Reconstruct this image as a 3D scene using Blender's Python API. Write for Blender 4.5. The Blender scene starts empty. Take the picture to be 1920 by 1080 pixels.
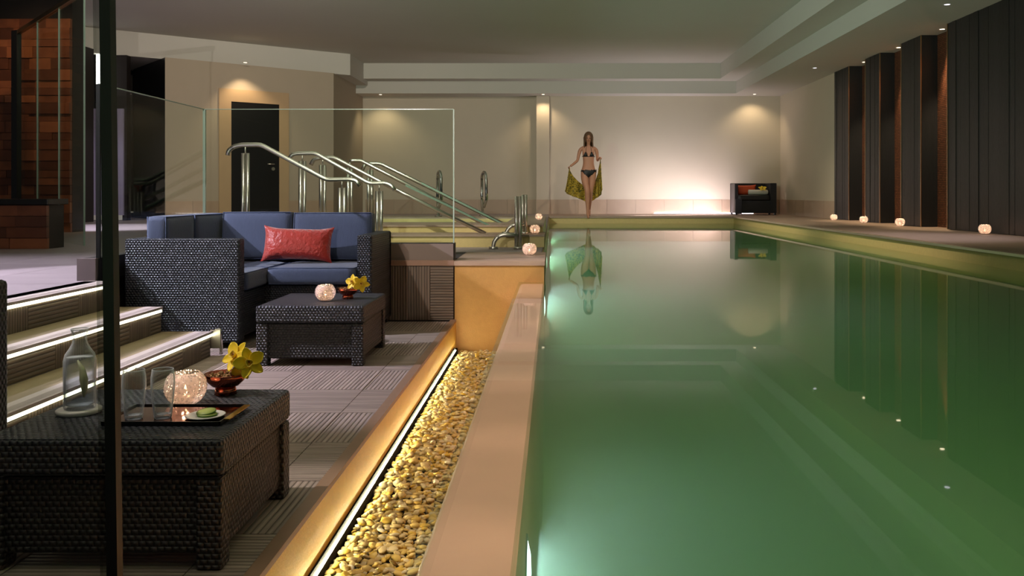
import bpy, bmesh, math, random
from mathutils import Vector, Matrix
random.seed(7)
R = math.radians
PI = math.pi
C = bpy.context.scene.collection
sc = bpy.context.scene

# ------------------------------------------------------------------ camera, world, lights, exposure
cam_d = bpy.data.cameras.new('camera')
cam = bpy.data.objects.new('camera', cam_d); C.objects.link(cam)
cam.location = (0, 0, 0); cam.rotation_euler = (PI/2, 0, 0)
cam_d.sensor_width = 36; cam_d.lens = 36*1660/1920
cam_d.shift_x = -0.0401; cam_d.shift_y = -0.0924
cam_d.clip_start = 0.02; cam_d.clip_end = 100
sc.camera = cam
sc.view_settings.view_transform = 'Standard'
sc.view_settings.look = 'None'
sc.view_settings.exposure = -0.12
sc.view_settings.gamma = 1.0
sc.view_settings.use_curve_mapping = False
sc.cycles.max_bounces = 10
sc.cycles.volume_bounces = 1
sc.cycles.diffuse_bounces = 4
sc.cycles.glossy_bounces = 4
sc.cycles.transmission_bounces = 8
sc.cycles.transparent_max_bounces = 12
sc.cycles.caustics_reflective = False
sc.cycles.caustics_refractive = False
sc.cycles.sample_clamp_indirect = 4.0
sc.cycles.use_denoising = True

w = bpy.data.worlds.new('world'); sc.world = w; w.use_nodes = True
w.node_tree.nodes['Background'].inputs[0].default_value = (0.75, 0.8, 0.85, 1)
w.node_tree.nodes['Background'].inputs[1].default_value = 0.05

def light(name, kind, loc, energy, color=(1, 1, 1), target=None, size=0.1, spot=60, blend=0.5, sy=None):
    d = bpy.data.lights.new(name, kind); d.energy = energy; d.color = color
    if kind == 'SPOT':
        d.spot_size = R(spot); d.spot_blend = blend; d.shadow_soft_size = size
    elif kind == 'POINT':
        d.shadow_soft_size = size
    elif kind == 'AREA':
        d.size = size
        if sy: d.shape = 'RECTANGLE'; d.size_y = sy
    o = bpy.data.objects.new(name, d); C.objects.link(o); o.location = loc
    if target is not None:
        o.rotation_euler = (Vector(target)-Vector(loc)).to_track_quat('-Z', 'Y').to_euler()
    return o

LILAC = (0.86, 0.80, 1.0); WARM = (1.0, 0.76, 0.48); WHITE = (1.0, 0.93, 0.84)
# ceiling spots on the left that rake across the sofa and the lounge floor
light('lounge_spot', 'SPOT', (-4.7, 4.05, 2.05), 900, LILAC, (-1.65, 4.75, -0.75), 0.02, 44, 0.25)
light('landing_spot', 'SPOT', (-4.3, 4.3, 2.4), 480, LILAC, (-3.6, 4.5, -0.45), 0.05, 76, 0.6)
light('landing_far_spot', 'SPOT', (-6.0, 10.9, 2.2), 700, LILAC, (-6.0, 11.6, -0.45), 0.05, 60, 0.7)
light('table_spot', 'SPOT', (-2.2, 2.1, 1.9), 230, (1, .90, .82), (-0.95, 2.38, -0.50), 0.04, 15, 0.8)  # this and the next are added to brighten the orchids on the tables
light('second_table_spot', 'SPOT', (-2.5, 4.35, 2.2), 90, (1, .90, .82), (-1.08, 4.6, -0.50), 0.04, 12, 0.8)
for k in range(8):
    light('ledge_spot', 'SPOT', (0.30, 1.2+.65*k, 2.6), 185, (1, .80, .66), (-0.10, 1.2+.65*k, -0.59), 0.02, 19, 1.0)
light('rail_spot', 'SPOT', (-0.9, 4.6, 2.5), 420, (1, .93, .80), (-1.7, 7.9, 0.0), 0.02, 46, 0.7)  # spot added to brighten the handrails
light('pool_side_spot', 'SPOT', (0.3, 9.0, 2.6), 420, (1, .82, .62), (3.54, 9.5, -0.6), 0.02, 60, 0.9)  # added above the pool to lift the right pool wall
light('pool_side_far_spot', 'SPOT', (0.3, 13.5, 2.6), 420, (1, .86, .62), (3.54, 14.2, -0.6), 0.02, 60, 0.9)  # second added spot, for the farther part of the right pool wall
light('pool_end_spot', 'SPOT', (1.9, 13.2, 2.6), 250, (1, .86, .72), (1.5, 17.35, -0.3), 0.02, 50, 0.9)  # spot added to brighten the woman and the far pool wall
light('platform_spot', 'SPOT', (-2.3, 3.2, 2.4), 330, (1, .84, .74), (-0.30, 6.05, -0.50), 0.02, 17, 0.25)
light('ceiling_fill', 'SPOT', (-2.0, -0.6, 0.9), 1300, (1.0, .90, .84), (-1.6, 4.0, 2.7), 0, 80, 1.0)  # unseen fill beside the camera, added to brighten the ceiling
light('hall_fill', 'SPOT', (-3.6, 9.0, 2.6), 680, (1.0, .88, .76), (-5.2, 16.5, 0.6), 0, 95, 1.0)  # added fill without a fixture, brightens the left wall round the door
light('hall_ceiling_fill', 'SPOT', (-2.9, 6.4, 1.9), 620, (.82, 1.0, .80), (-.5, 11.0, 2.7), 0, 110, 1.0)  # added greenish fill on the ceiling, stands in for bounce off the water
light('deck_right_spot', 'SPOT', (4.3, 9.0, 2.05), 110, LILAC, (3.75, 9.2, -0.45), 0.02, 60, 0.9)
# underwater pool lamps in the left pool wall
for (py, pz, e) in ((1.96, -0.84, 3.2), (5.66, -0.72, 9), (9.6, -0.75, 20), (13.6, -0.75, 20)):
    light('underwater_lamp', 'AREA', (-0.035, py, pz), e*1.15, (.66, .84, 1.0), (3, py+.1, pz-0.25), 0.14)

for px in (0.8, 2.6):
    light('underwater_fill', 'AREA', (px, -1.9, -1.0), 115, (1.0, 1.0, .86), (px, 3, -1.3), 0.2)  # unseen pair added at the near end to brighten the water

# ------------------------------------------------------------------ helpers
def at(x, y, d):
    """a point of the photograph (1920x1080) at depth d metres"""
    return Vector(((x-1037)*d/1660, d, (362.5-y)*d/1660))

def lin(c):
    f = lambda v: (v/255/12.92) if v/255 <= 0.04045 else ((v/255+0.055)/1.055)**2.4
    return (f(c[0]), f(c[1]), f(c[2]), 1)

class MB:
    def __init__(s): s.v = []; s.f = []; s.sm = []
    def add(s, vs, fs, smooth=False):
        n = len(s.v); s.v += [Vector(v) for v in vs]
        s.f += [[i+n for i in f] for f in fs]; s.sm += [smooth]*len(fs); return s
    def box(s, x0, x1, y0, y1, z0, z1):
        vs = [(x0,y0,z0),(x1,y0,z0),(x1,y1,z0),(x0,y1,z0),(x0,y0,z1),(x1,y0,z1),(x1,y1,z1),(x0,y1,z1)]
        return s.add(vs, [(3,2,1,0),(4,5,6,7),(0,1,5,4),(1,2,6,5),(2,3,7,6),(3,0,4,7)])
    def bbox(s, x0, x1, y0, y1, z0, z1, b=0.01):
        """box with bevelled edges (26-face chamfer)"""
        bm = bmesh.new(); bmesh.ops.create_cube(bm, size=1)
        for v in bm.verts:
            v.co = ((x0+x1)/2+v.co.x*(x1-x0), (y0+y1)/2+v.co.y*(y1-y0), (z0+z1)/2+v.co.z*(z1-z0))
        bmesh.ops.bevel(bm, geom=bm.edges[:], offset=b, segments=2, affect='EDGES', profile=.5)
        return s.bm(bm, False)
    def bm(s, bm, smooth=True, M=None):
        bm.verts.index_update()
        vs = [(M @ v.co) if M else v.co.copy() for v in bm.verts]
        fs = [[v.index for v in f.verts] for f in bm.faces]
        bm.free(); return s.add(vs, fs, smooth)
    def prism(s, pts, z0, z1):
        n = len(pts)
        vs = [(p[0], p[1], z0) for p in pts]+[(p[0], p[1], z1) for p in pts]
        fs = [list(range(n))[::-1], list(range(n, 2*n))]+[(i, (i+1) % n, (i+1) % n+n, i+n) for i in range(n)]
        return s.add(vs, fs)
    def lathe(s, prof, seg=32, c=(0, 0, 0), close=False, fn=None):
        vs = []; fs = []; n = len(prof)
        for k in range(seg):
            a = 2*PI*k/seg
            for j, (r, z) in enumerate(prof):
                rr = r*(fn(a, j/(n-1)) if fn else 1)
                vs.append((c[0]+rr*math.cos(a), c[1]+rr*math.sin(a), c[2]+z))
        for k in range(seg):
            for j in range(n-1):
                a = k*n+j; b = ((k+1) % seg)*n+j
                fs.append((a, b, b+1, a+1))
            if close:
                fs.append((k*n+n-1, ((k+1) % seg)*n+n-1, ((k+1) % seg)*n, k*n))
        return s.add(vs, fs, True)
    def cyl(s, a, b, r, seg=16, r2=None):
        return s.tube([a, b], r, seg, r2=r2)
    def tube(s, pts, r, seg=12, r2=None, cap=True):
        pts = [Vector(p) for p in pts]; n = len(pts); vs = []; fs = []
        t = (pts[1]-pts[0]).normalized()
        up = Vector((0, 0, 1)) if abs(t.z) < .9 else Vector((0, 1, 0))
        nrm = (up - t*up.dot(t)).normalized()
        for i, p in enumerate(pts):
            if i == 0: ti = (pts[1]-pts[0]).normalized()
            elif i == n-1: ti = (pts[-1]-pts[-2]).normalized()
            else: ti = ((pts[i+1]-p).normalized()+(p-pts[i-1]).normalized()).normalized()
            nrm = (nrm-ti*nrm.dot(ti)).normalized(); bn = ti.cross(nrm)
            ri = r[i] if isinstance(r, (list, tuple)) else (r if r2 is None else r+(r2-r)*i/(n-1))
            for k in range(seg):
                a = 2*PI*k/seg; vs.append(p+nrm*math.cos(a)*ri+bn*math.sin(a)*ri)
        for i in range(n-1):
            for k in range(seg):
                a = i*seg+k; b = i*seg+(k+1) % seg
                fs.append((a, b, b+seg, a+seg))
        s.add(vs, fs, True)
        if cap:
            m = len(s.v)-n*seg
            s.f.append([m+k for k in range(seg)][::-1]); s.sm.append(False)
            s.f.append([m+(n-1)*seg+k for k in range(seg)]); s.sm.append(False)
        return s
    def mesh(s, name):
        me = bpy.data.meshes.new(name)
        me.from_pydata([tuple(v) for v in s.v], [], s.f)
        me.polygons.foreach_set('use_smooth', s.sm)
        uv = me.uv_layers.new(name='UVMap'); me.update()
        for p in me.polygons:
            n = p.normal; ax, ay, az = abs(n.x), abs(n.y), abs(n.z)
            for li in p.loop_indices:
                c = me.vertices[me.loops[li].vertex_index].co
                uv.data[li].uv = (c.x, c.y) if az >= ax and az >= ay else ((c.x, c.z) if ay >= ax else (c.y, c.z))
        return me

def build(name, mb, m, parent=None, me=None):
    me = me or mb.mesh(name)
    if m is not None and len(me.materials) == 0: me.materials.append(m)
    o = bpy.data.objects.new(name, me); C.objects.link(o)
    if parent is not None: o.parent = parent
    return o

def tag(o, label=None, cat=None, group=None, kind=None):
    if label: o['label'] = label
    if cat: o['category'] = cat
    if group: o['group'] = group
    if kind: o['kind'] = kind
    return o

def thing(name, label, cat, loc=(0, 0, 0), rz=0, group=None):
    o = bpy.data.objects.new(name, None); C.objects.link(o)
    o.empty_display_size = .05
    o.location = loc; o.rotation_euler = (0, 0, rz)
    return tag(o, label, cat, group)

def struct(name, mb, m, parent=None):
    o = build(name, mb, m, parent)
    if parent is None: o['kind'] = 'structure'
    return o

def copy_tree(o, parent=None):
    c = o.copy(); C.objects.link(c)
    if parent is not None: c.parent = parent
    for ch in list(o.children): copy_tree(ch, c)
    return c

# ------------------------------------------------------------------ materials
def nodes(name):
    m = bpy.data.materials.new(name); m.use_nodes = True
    nt = m.node_tree; b = nt.nodes['Principled BSDF']; return m, nt, b

def N(nt, t, **kw):
    n = nt.nodes.new(t)
    for k, v in kw.items():
        if isinstance(v, bpy.types.NodeSocket): nt.links.new(v, n.inputs[k])
        elif k in n.inputs: n.inputs[k].default_value = v
        else: setattr(n, k, v)
    return n

def mth(nt, op, a, b=None):
    n = nt.nodes.new('ShaderNodeMath'); n.operation = op
    for i, v in enumerate((a, b)):
        if v is None: continue
        if isinstance(v, bpy.types.NodeSocket): nt.links.new(v, n.inputs[i])
        else: n.inputs[i].default_value = v
    return n.outputs[0]

def mat(name, col, rough=.6, metal=0, noise=0, nscale=20, bump=0, bscale=60, coat=0, sheen=0, stretch=(1, 1, 1), spec=.5, rand=0):
    m, nt, b = nodes(name)
    c = lin(col)
    b.inputs['Base Color'].default_value = c
    b.inputs['Roughness'].default_value = rough; b.inputs['Metallic'].default_value = metal
    b.inputs['Specular IOR Level'].default_value = spec
    b.inputs['Coat Weight'].default_value = coat; b.inputs['Sheen Weight'].default_value = sheen
    tc = nt.nodes.new('ShaderNodeTexCoord'); mp = nt.nodes.new('ShaderNodeMapping')
    mp.inputs['Scale'].default_value = stretch
    nt.links.new(tc.outputs['Object'], mp.inputs['Vector'])
    val = None
    if noise:
        n = nt.nodes.new('ShaderNodeTexNoise'); n.inputs['Scale'].default_value = nscale; n.inputs['Detail'].default_value = 4
        nt.links.new(mp.outputs[0], n.inputs['Vector'])
        val = mth(nt, 'ADD', mth(nt, 'MULTIPLY', mth(nt, 'SUBTRACT', n.outputs['Fac'], .5), noise*2), 1)
    if rand:
        oi = nt.nodes.new('ShaderNodeObjectInfo')
        r = mth(nt, 'ADD', mth(nt, 'MULTIPLY', mth(nt, 'SUBTRACT', oi.outputs['Random'], .5), rand*2), 1)
        val = r if val is None else mth(nt, 'MULTIPLY', val, r)
    if val is not None:
        h = nt.nodes.new('ShaderNodeHueSaturation'); h.inputs['Color'].default_value = c
        nt.links.new(val, h.inputs['Value']); nt.links.new(h.outputs[0], b.inputs['Base Color'])
    if bump:
        n = nt.nodes.new('ShaderNodeTexNoise'); n.inputs['Scale'].default_value = bscale; n.inputs['Detail'].default_value = 3
        nt.links.new(mp.outputs[0], n.inputs['Vector'])
        bp = nt.nodes.new('ShaderNodeBump'); bp.inputs['Strength'].default_value = bump; bp.inputs['Distance'].default_value = .01
        nt.links.new(n.outputs['Fac'], bp.inputs['Height']); nt.links.new(bp.outputs[0], b.inputs['Normal'])
    return m

def emit(name, col, s):
    m, nt, b = nodes(name)
    b.inputs['Base Color'].default_value = (0, 0, 0, 1)
    b.inputs['Emission Color'].default_value = (*col, 1); b.inputs['Emission Strength'].default_value = s
    return m

def wicker_mat(name, col, k=75, rough=.38):
    m, nt, b = nodes(name)
    b.inputs['Roughness'].default_value = rough
    tc = nt.nodes.new('ShaderNodeTexCoord'); sp = nt.nodes.new('ShaderNodeSeparateXYZ')
    nt.links.new(tc.outputs['UV'], sp.inputs[0])
    v = mth(nt, 'MULTIPLY', sp.outputs[1], k*1.05); row = mth(nt, 'FLOOR', v)
    u = mth(nt, 'ADD', mth(nt, 'MULTIPLY', sp.outputs[0], k*.8), mth(nt, 'MULTIPLY', row, .5))
    h = mth(nt, 'MULTIPLY', mth(nt, 'ABSOLUTE', mth(nt, 'SINE', mth(nt, 'MULTIPLY', u, PI))),
            mth(nt, 'ABSOLUTE', mth(nt, 'SINE', mth(nt, 'MULTIPLY', v, PI))))
    hp = mth(nt, 'POWER', h, .7)
    cr = nt.nodes.new('ShaderNodeMix'); cr.data_type = 'RGBA'
    c = lin(col)
    cr.inputs[6].default_value = (c[0]*.25, c[1]*.25, c[2]*.25, 1); cr.inputs[7].default_value = c
    nt.links.new(hp, cr.inputs[0]); nt.links.new(cr.outputs[2], b.inputs['Base Color'])
    bp = nt.nodes.new('ShaderNodeBump'); bp.inputs['Strength'].default_value = 1; bp.inputs['Distance'].default_value = .006
    nt.links.new(hp, bp.inputs['Height']); nt.links.new(bp.outputs[0], b.inputs['Normal'])
    return m

def ribbed_mat(name, col, n=20, axis=0, size=.4, rough=.7):
    """floor tile with long ridges (ridges run along the other UV axis)"""
    m, nt, b = nodes(name)
    b.inputs['Roughness'].default_value = rough
    tc = nt.nodes.new('ShaderNodeTexCoord'); sp = nt.nodes.new('ShaderNodeSeparateXYZ')
    nt.links.new(tc.outputs['UV'], sp.inputs[0])
    a = mth(nt, 'MULTIPLY', sp.outputs[axis], n/size)
    oi = nt.nodes.new('ShaderNodeObjectInfo')
    fr = mth(nt, 'FRACT', a); tri = mth(nt, 'ABSOLUTE', mth(nt, 'SINE', mth(nt, 'MULTIPLY', a, PI)))
    tri = mth(nt, 'POWER', tri, .45)
    cell = mth(nt, 'FLOOR', a)
    wn = nt.nodes.new('ShaderNodeTexWhiteNoise'); wn.noise_dimensions = '2D'
    cb = nt.nodes.new('ShaderNodeCombineXYZ'); nt.links.new(cell, cb.inputs[0]); nt.links.new(oi.outputs['Random'], cb.inputs[1])
    nt.links.new(cb.outputs[0], wn.inputs['Vector'])
    mp = nt.nodes.new('ShaderNodeMapping'); mp.inputs['Scale'].default_value = (80, 4, 1) if axis == 0 else (4, 80, 1)
    nt.links.new(tc.outputs['UV'], mp.inputs['Vector'])
    nz = nt.nodes.new('ShaderNodeTexNoise'); nz.inputs['Scale'].default_value = 1.5; nt.links.new(mp.outputs[0], nz.inputs['Vector'])
    val = mth(nt, 'MULTIPLY', mth(nt, 'ADD', mth(nt, 'MULTIPLY', tri, .78), .22),
              mth(nt, 'ADD', mth(nt, 'MULTIPLY', wn.outputs['Value'], .35), mth(nt, 'ADD', mth(nt, 'MULTIPLY', nz.outputs['Fac'], .9), .40)))
    h = nt.nodes.new('ShaderNodeHueSaturation'); h.inputs['Color'].default_value = lin(col)
    nt.links.new(val, h.inputs['Value']); nt.links.new(h.outputs[0], b.inputs['Base Color'])
    bp = nt.nodes.new('ShaderNodeBump'); bp.inputs['Strength'].default_value = .9; bp.inputs['Distance'].default_value = .004
    nt.links.new(tri, bp.inputs['Height']); nt.links.new(bp.outputs[0], b.inputs['Normal'])
    return m

def glass_mat(name, tint=(.93, .97, .94), fac=1.0, ior=1.45):
    m = bpy.data.materials.new(name); m.use_nodes = True; nt = m.node_tree
    nt.nodes.clear()
    out = nt.nodes.new('ShaderNodeOutputMaterial'); mx = nt.nodes.new('ShaderNodeMixShader')
    tr = nt.nodes.new('ShaderNodeBsdfTransparent'); tr.inputs[0].default_value = (*tint, 1)
    gl = nt.nodes.new('ShaderNodeBsdfGlossy'); gl.inputs['Roughness'].default_value = .0
    fr = nt.nodes.new('ShaderNodeFresnel'); fr.inputs['IOR'].default_value = ior
    geo = nt.nodes.new('ShaderNodeNewGeometry')
    nt.links.new(mth(nt, 'MULTIPLY', mth(nt, 'MULTIPLY', fr.outputs[0], fac), mth(nt, 'SUBTRACT', 1.0, geo.outputs['Backfacing'])), mx.inputs[0])
    nt.links.new(tr.outputs[0], mx.inputs[1]); nt.links.new(gl.outputs[0], mx.inputs[2]); nt.links.new(mx.outputs[0], out.inputs[0])
    return m

M_plaster = mat('wall_plaster', (196, 184, 164), .85, noise=.03, nscale=3)
M_ceil = mat('ceiling_paint', (196, 192, 182), .9, noise=.02, nscale=2)
M_leftwall = mat('warm_plaster', (172, 158, 138), .85, noise=.03, nscale=3)
M_surround = mat('door_surround_stone', (180, 152, 116), .7, noise=.05, nscale=8)
M_skirt = mat('beige_wall_tile', (172, 148, 124), .5, noise=.06, nscale=12, rand=.05)
M_deck = mat('beige_deck_stone', (168, 144, 126), .55, noise=.12, nscale=6, bump=.1, bscale=80)
M_gray_deck = mat('grey_landing_tile', (150, 138, 140), .5, noise=.18, nscale=3, stretch=(1, 5, 1), rand=.06)
M_slab = mat('dark_joint', (60, 54, 52), .8)
M_wet = mat('wet_edge_stone', (236, 182, 156), .45, noise=.08, nscale=9, bump=.06, bscale=40)
M_poolwall = mat('pool_mosaic', (206, 196, 160), .6, noise=.05, nscale=5)
M_gold = mat('golden_stone', (224, 180, 80), .55, noise=.10, nscale=30, bump=.12, bscale=120)
M_sand = mat('sand_stone', (212, 190, 128), .55, noise=.10, nscale=30, bump=.12, bscale=120)
M_ochre = mat('ochre_stone', (186, 142, 76), .6, noise=.12, nscale=30, bump=.15, bscale=120)
M_matblack = mat('matt_black_profile', (10, 10, 10), .9, spec=.1)
M_trim = mat('floor_edge_stone', (150, 118, 96), .5, noise=.1, nscale=20)
M_darkwood = mat('dark_stained_plank', (24, 23, 24), .5, noise=.4, nscale=8, stretch=(6, 6, .35), rand=.3, bump=.3, bscale=30)
M_black = mat('black_lacquer', (14, 13, 14), .4)
M_darkbrown = mat('dark_brown_panel', (30, 24, 22), .5, noise=.2, nscale=6)
M_steel = mat('brushed_steel', (214, 208, 198), .32, 1.0)
M_chrome = mat('chrome', (210, 208, 205), .08, 1.0)
M_copper = mat('polished_copper', (196, 110, 84), .12, 1.0)
M_gildtrim = mat('metal_corner_trim', (190, 160, 120), .3, 1.0)
M_wicker = wicker_mat('black_wicker', (62, 64, 74), 75)
M_wicker_b = wicker_mat('brown_black_wicker', (50, 48, 50), 75)
M_blue = mat('blue_canvas', (66, 76, 104), .8, noise=.12, nscale=60, bump=.25, bscale=220, sheen=.3, stretch=(1, 1, .3))
M_piping = mat('blue_piping', (60, 72, 104), .7)
M_red = mat('red_satin', (176, 38, 20), .38, noise=.22, nscale=24, bump=.8, bscale=45, sheen=.8, spec=.35)
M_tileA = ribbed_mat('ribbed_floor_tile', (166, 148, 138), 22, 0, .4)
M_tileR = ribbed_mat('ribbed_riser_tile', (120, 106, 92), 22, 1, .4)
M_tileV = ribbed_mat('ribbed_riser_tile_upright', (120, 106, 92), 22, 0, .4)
M_nosing = mat('step_nosing', (190, 178, 170), .5, noise=.06, nscale=30)
M_tread = mat('step_tread', (140, 124, 92), .7, noise=.12, nscale=20)
M_led = emit('warm_white_led', (1.0, .93, .62), 7)
M_ledch = emit('channel_led', (1.0, .90, .58), 160)
M_ledfar = emit('wall_base_led', (1.0, .88, .95), 10)
M_spotlens = emit('downlight_lens', (1.0, .82, .55), 10)
M_spotcool = emit('cool_downlight_lens', (.9, .85, 1.0), 4)
M_flame = emit('candle_flame', (1.0, .66, .34), 14)
M_poollens = emit('pool_lamp_lens', (.7, .9, 1.0), 5)
M_glint = emit('edge_glint_glow', (1.0, .95, .9), 12)  # glow of the added glint behind the near glass edge
M_white = mat('white_marble', (212, 206, 200), .35, noise=.04, nscale=30)
M_wax = mat('candle_wax', (236, 220, 190), .5)
M_glasspane = glass_mat('balustrade_glass', (.93, .97, .94), .42)
M_edge = mat('glass_edge', (170, 190, 176), .15)
M_seal = mat('dark_edge_seal', (14, 14, 14), .5)
M_lime = mat('lime_flesh', (168, 180, 90), .5, noise=.15, nscale=120)
M_rind = mat('lime_rind', (86, 120, 34), .4)
M_towel = mat('white_towel', (214, 206, 190), .95, bump=.5, bscale=200)
M_petal = mat('yellow_petal', (236, 202, 20), .55, noise=.12, nscale=60, sheen=.2)
M_lip = mat('orchid_lip', (226, 190, 60), .6, noise=.5, nscale=240)
M_throat = mat('orchid_throat', (130, 62, 30), .6)
M_mosaicbase = mat('grout', (60, 34, 24), .8)
M_lilacdoor = mat('pale_lilac_panel', (150, 140, 168), .35, noise=.3, nscale=4, stretch=(6, 6, .2))
M_skin = mat('skin', (196, 140, 112), .5, spec=.4)
M_hair = mat('dark_blond_hair', (104, 74, 48), .5, noise=.4, nscale=40, stretch=(5, 5, .5))
M_bikini = mat('black_swimwear', (16, 14, 18), .5)
M_face = mat('dark_eye', (30, 20, 18), .3)
M_lips = mat('lips', (150, 70, 66), .4)

# copper slate bricks
def copper_mat():
    m, nt, b = nodes('copper_slate')
    oi = nt.nodes.new('ShaderNodeObjectInfo'); cr = nt.nodes.new('ShaderNodeValToRGB')
    e = cr.color_ramp.elements; e[0].color = lin((62, 40, 32)); e[1].color = lin((168, 104, 70))
    x = cr.color_ramp.elements.new(.5); x.color = lin((112, 66, 46))
    tc = nt.nodes.new('ShaderNodeTexCoord'); nz = nt.nodes.new('ShaderNodeTexNoise'); nz.inputs['Scale'].default_value = 9
    nt.links.new(tc.outputs['Object'], nz.inputs['Vector'])
    v = mth(nt, 'ADD', mth(nt, 'MULTIPLY', oi.outputs['Random'], .7), mth(nt, 'MULTIPLY', nz.outputs['Fac'], .4))
    nt.links.new(v, cr.inputs[0]); nt.links.new(cr.outputs[0], b.inputs['Base Color'])
    b.inputs['Roughness'].default_value = .4; b.inputs['Metallic'].default_value = .2
    return m
M_slate = copper_mat()

def pebble_mat():
    m, nt, b = nodes('cream_pebble')
    g = nt.nodes.new('ShaderNodeNewGeometry'); oi = nt.nodes.new('ShaderNodeObjectInfo')
    v = mth(nt, 'FRACT', mth(nt, 'ADD', g.outputs['Random Per Island'], oi.outputs['Random']))
    cr = nt.nodes.new('ShaderNodeValToRGB'); e = cr.color_ramp.elements
    e[0].color = lin((196, 182, 146)); e[1].color = lin((234, 226, 200))
    x = cr.color_ramp.elements.new(.92); x.color = lin((206, 170, 70))
    nt.links.new(v, cr.inputs[0]); nt.links.new(cr.outputs[0], b.inputs['Base Color'])
    b.inputs['Roughness'].default_value = .8; b.inputs['Specular IOR Level'].default_value = .2
    return m
M_pebble = pebble_mat()

def mosaic_mat():
    m, nt, b = nodes('copper_mosaic')
    tc = nt.nodes.new('ShaderNodeTexCoord')
    br = nt.nodes.new('ShaderNodeTexBrick'); br.inputs['Scale'].default_value = 1
    br.inputs['Brick Width'].default_value = .045; br.inputs['Row Height'].default_value = .024
    br.inputs['Mortar Size'].default_value = .004
    br.inputs['Color1'].default_value = lin((150, 92, 60)); br.inputs['Color2'].default_value = lin((110, 62, 40)); br.inputs['Mortar'].default_value = lin((24, 14, 10))
    nt.links.new(tc.outputs['UV'], br.inputs['Vector']); nt.links.new(br.outputs['Color'], b.inputs['Base Color'])
    bp = nt.nodes.new('ShaderNodeBump'); bp.invert = True; bp.inputs['Strength'].default_value = .8; bp.inputs['Distance'].default_value = .004
    nt.links.new(br.outputs['Fac'], bp.inputs['Height']); nt.links.new(bp.outputs[0], b.inputs['Normal'])
    b.inputs['Roughness'].default_value = .35
    return m
M_mosaic = mosaic_mat()

def water_mat():
    m = bpy.data.materials.new('pool_water'); m.use_nodes = True; nt = m.node_tree; nt.nodes.clear()
    out = nt.nodes.new('ShaderNodeOutputMaterial'); mx = nt.nodes.new('ShaderNodeMixShader')
    tr = nt.nodes.new('ShaderNodeBsdfTransparent'); gl = nt.nodes.new('ShaderNodeBsdfGlossy')
    tr.inputs[0].default_value = (.96, 1.0, .96, 1)
    gl.inputs['Roughness'].default_value = .02
    fr = nt.nodes.new('ShaderNodeFresnel'); fr.inputs['IOR'].default_value = 1.33
    geo = nt.nodes.new('ShaderNodeNewGeometry')
    f = mth(nt, 'MULTIPLY', fr.outputs[0], mth(nt, 'SUBTRACT', 1.0, geo.outputs['Backfacing']))
    nt.links.new(f, mx.inputs[0]); nt.links.new(tr.outputs[0], mx.inputs[1]); nt.links.new(gl.outputs[0], mx.inputs[2])
    nt.links.new(mx.outputs[0], out.inputs['Surface'])
    ab = nt.nodes.new('ShaderNodeVolumeAbsorption'); ab.inputs['Color'].default_value = (.47, .80, .40, 1); ab.inputs['Density'].default_value = .75
    sv = nt.nodes.new('ShaderNodeVolumeScatter'); sv.inputs['Color'].default_value = (.80, 1.0, .86, 1); sv.inputs['Density'].default_value = .30
    ad = nt.nodes.new('ShaderNodeAddShader'); nt.links.new(ab.outputs[0], ad.inputs[0]); nt.links.new(sv.outputs[0], ad.inputs[1])
    nt.links.new(ad.outputs[0], out.inputs['Volume'])
    return m
M_water = water_mat()

def spa_mat():
    m = glass_mat('spa_water', (.5, .7, .55), 1.0, 1.33); return m
M_spa = spa_mat()

def globe_mat():
    m = bpy.data.materials.new('cut_glass'); m.use_nodes = True; nt = m.node_tree; nt.nodes.clear()
    out = nt.nodes.new('ShaderNodeOutputMaterial')
    a = nt.nodes.new('ShaderNodeMixShader'); b2 = nt.nodes.new('ShaderNodeMixShader')
    tr = nt.nodes.new('ShaderNodeBsdfTransparent'); tr.inputs[0].default_value = (1, .93, .9, 1)
    tl = nt.nodes.new('ShaderNodeBsdfTranslucent'); tl.inputs[0].default_value = (1, .82, .78, 1)
    gl = nt.nodes.new('ShaderNodeBsdfGlossy'); gl.inputs['Roughness'].default_value = .08
    df = nt.nodes.new('ShaderNodeBsdfDiffuse'); df.inputs[0].default_value = (.9, .74, .72, 1)
    c3 = nt.nodes.new('ShaderNodeMixShader'); c3.inputs[0].default_value = .6
    tc = nt.nodes.new('ShaderNodeTexCoord'); vo = nt.nodes.new('ShaderNodeTexVoronoi'); vo.inputs['Scale'].default_value = 125
    nt.links.new(tc.outputs['Object'], vo.inputs['Vector'])
    vf = mth(nt, 'MINIMUM', mth(nt, 'MULTIPLY', vo.outputs['Distance'], 1.5), 1.0)
    nt.links.new(vf, a.inputs[0])
    bp = nt.nodes.new('ShaderNodeBump'); bp.inputs['Strength'].default_value = 1; bp.inputs['Distance'].default_value = .004
    nt.links.new(vo.outputs['Distance'], bp.inputs['Height']); nt.links.new(bp.outputs[0], gl.inputs['Normal'])
    nt.links.new(tl.outputs[0], c3.inputs[1]); nt.links.new(df.outputs[0], c3.inputs[2])
    nt.links.new(tr.outputs[0], a.inputs[1]); nt.links.new(c3.outputs[0], a.inputs[2])
    fr = nt.nodes.new('ShaderNodeFresnel'); fr.inputs['IOR'].default_value = 1.7
    nt.links.new(fr.outputs[0], b2.inputs[0]); nt.links.new(a.outputs[0], b2.inputs[1]); nt.links.new(gl.outputs[0], b2.inputs[2])
    nt.links.new(b2.outputs[0], out.inputs[0])
    return m
M_globe = globe_mat()

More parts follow.
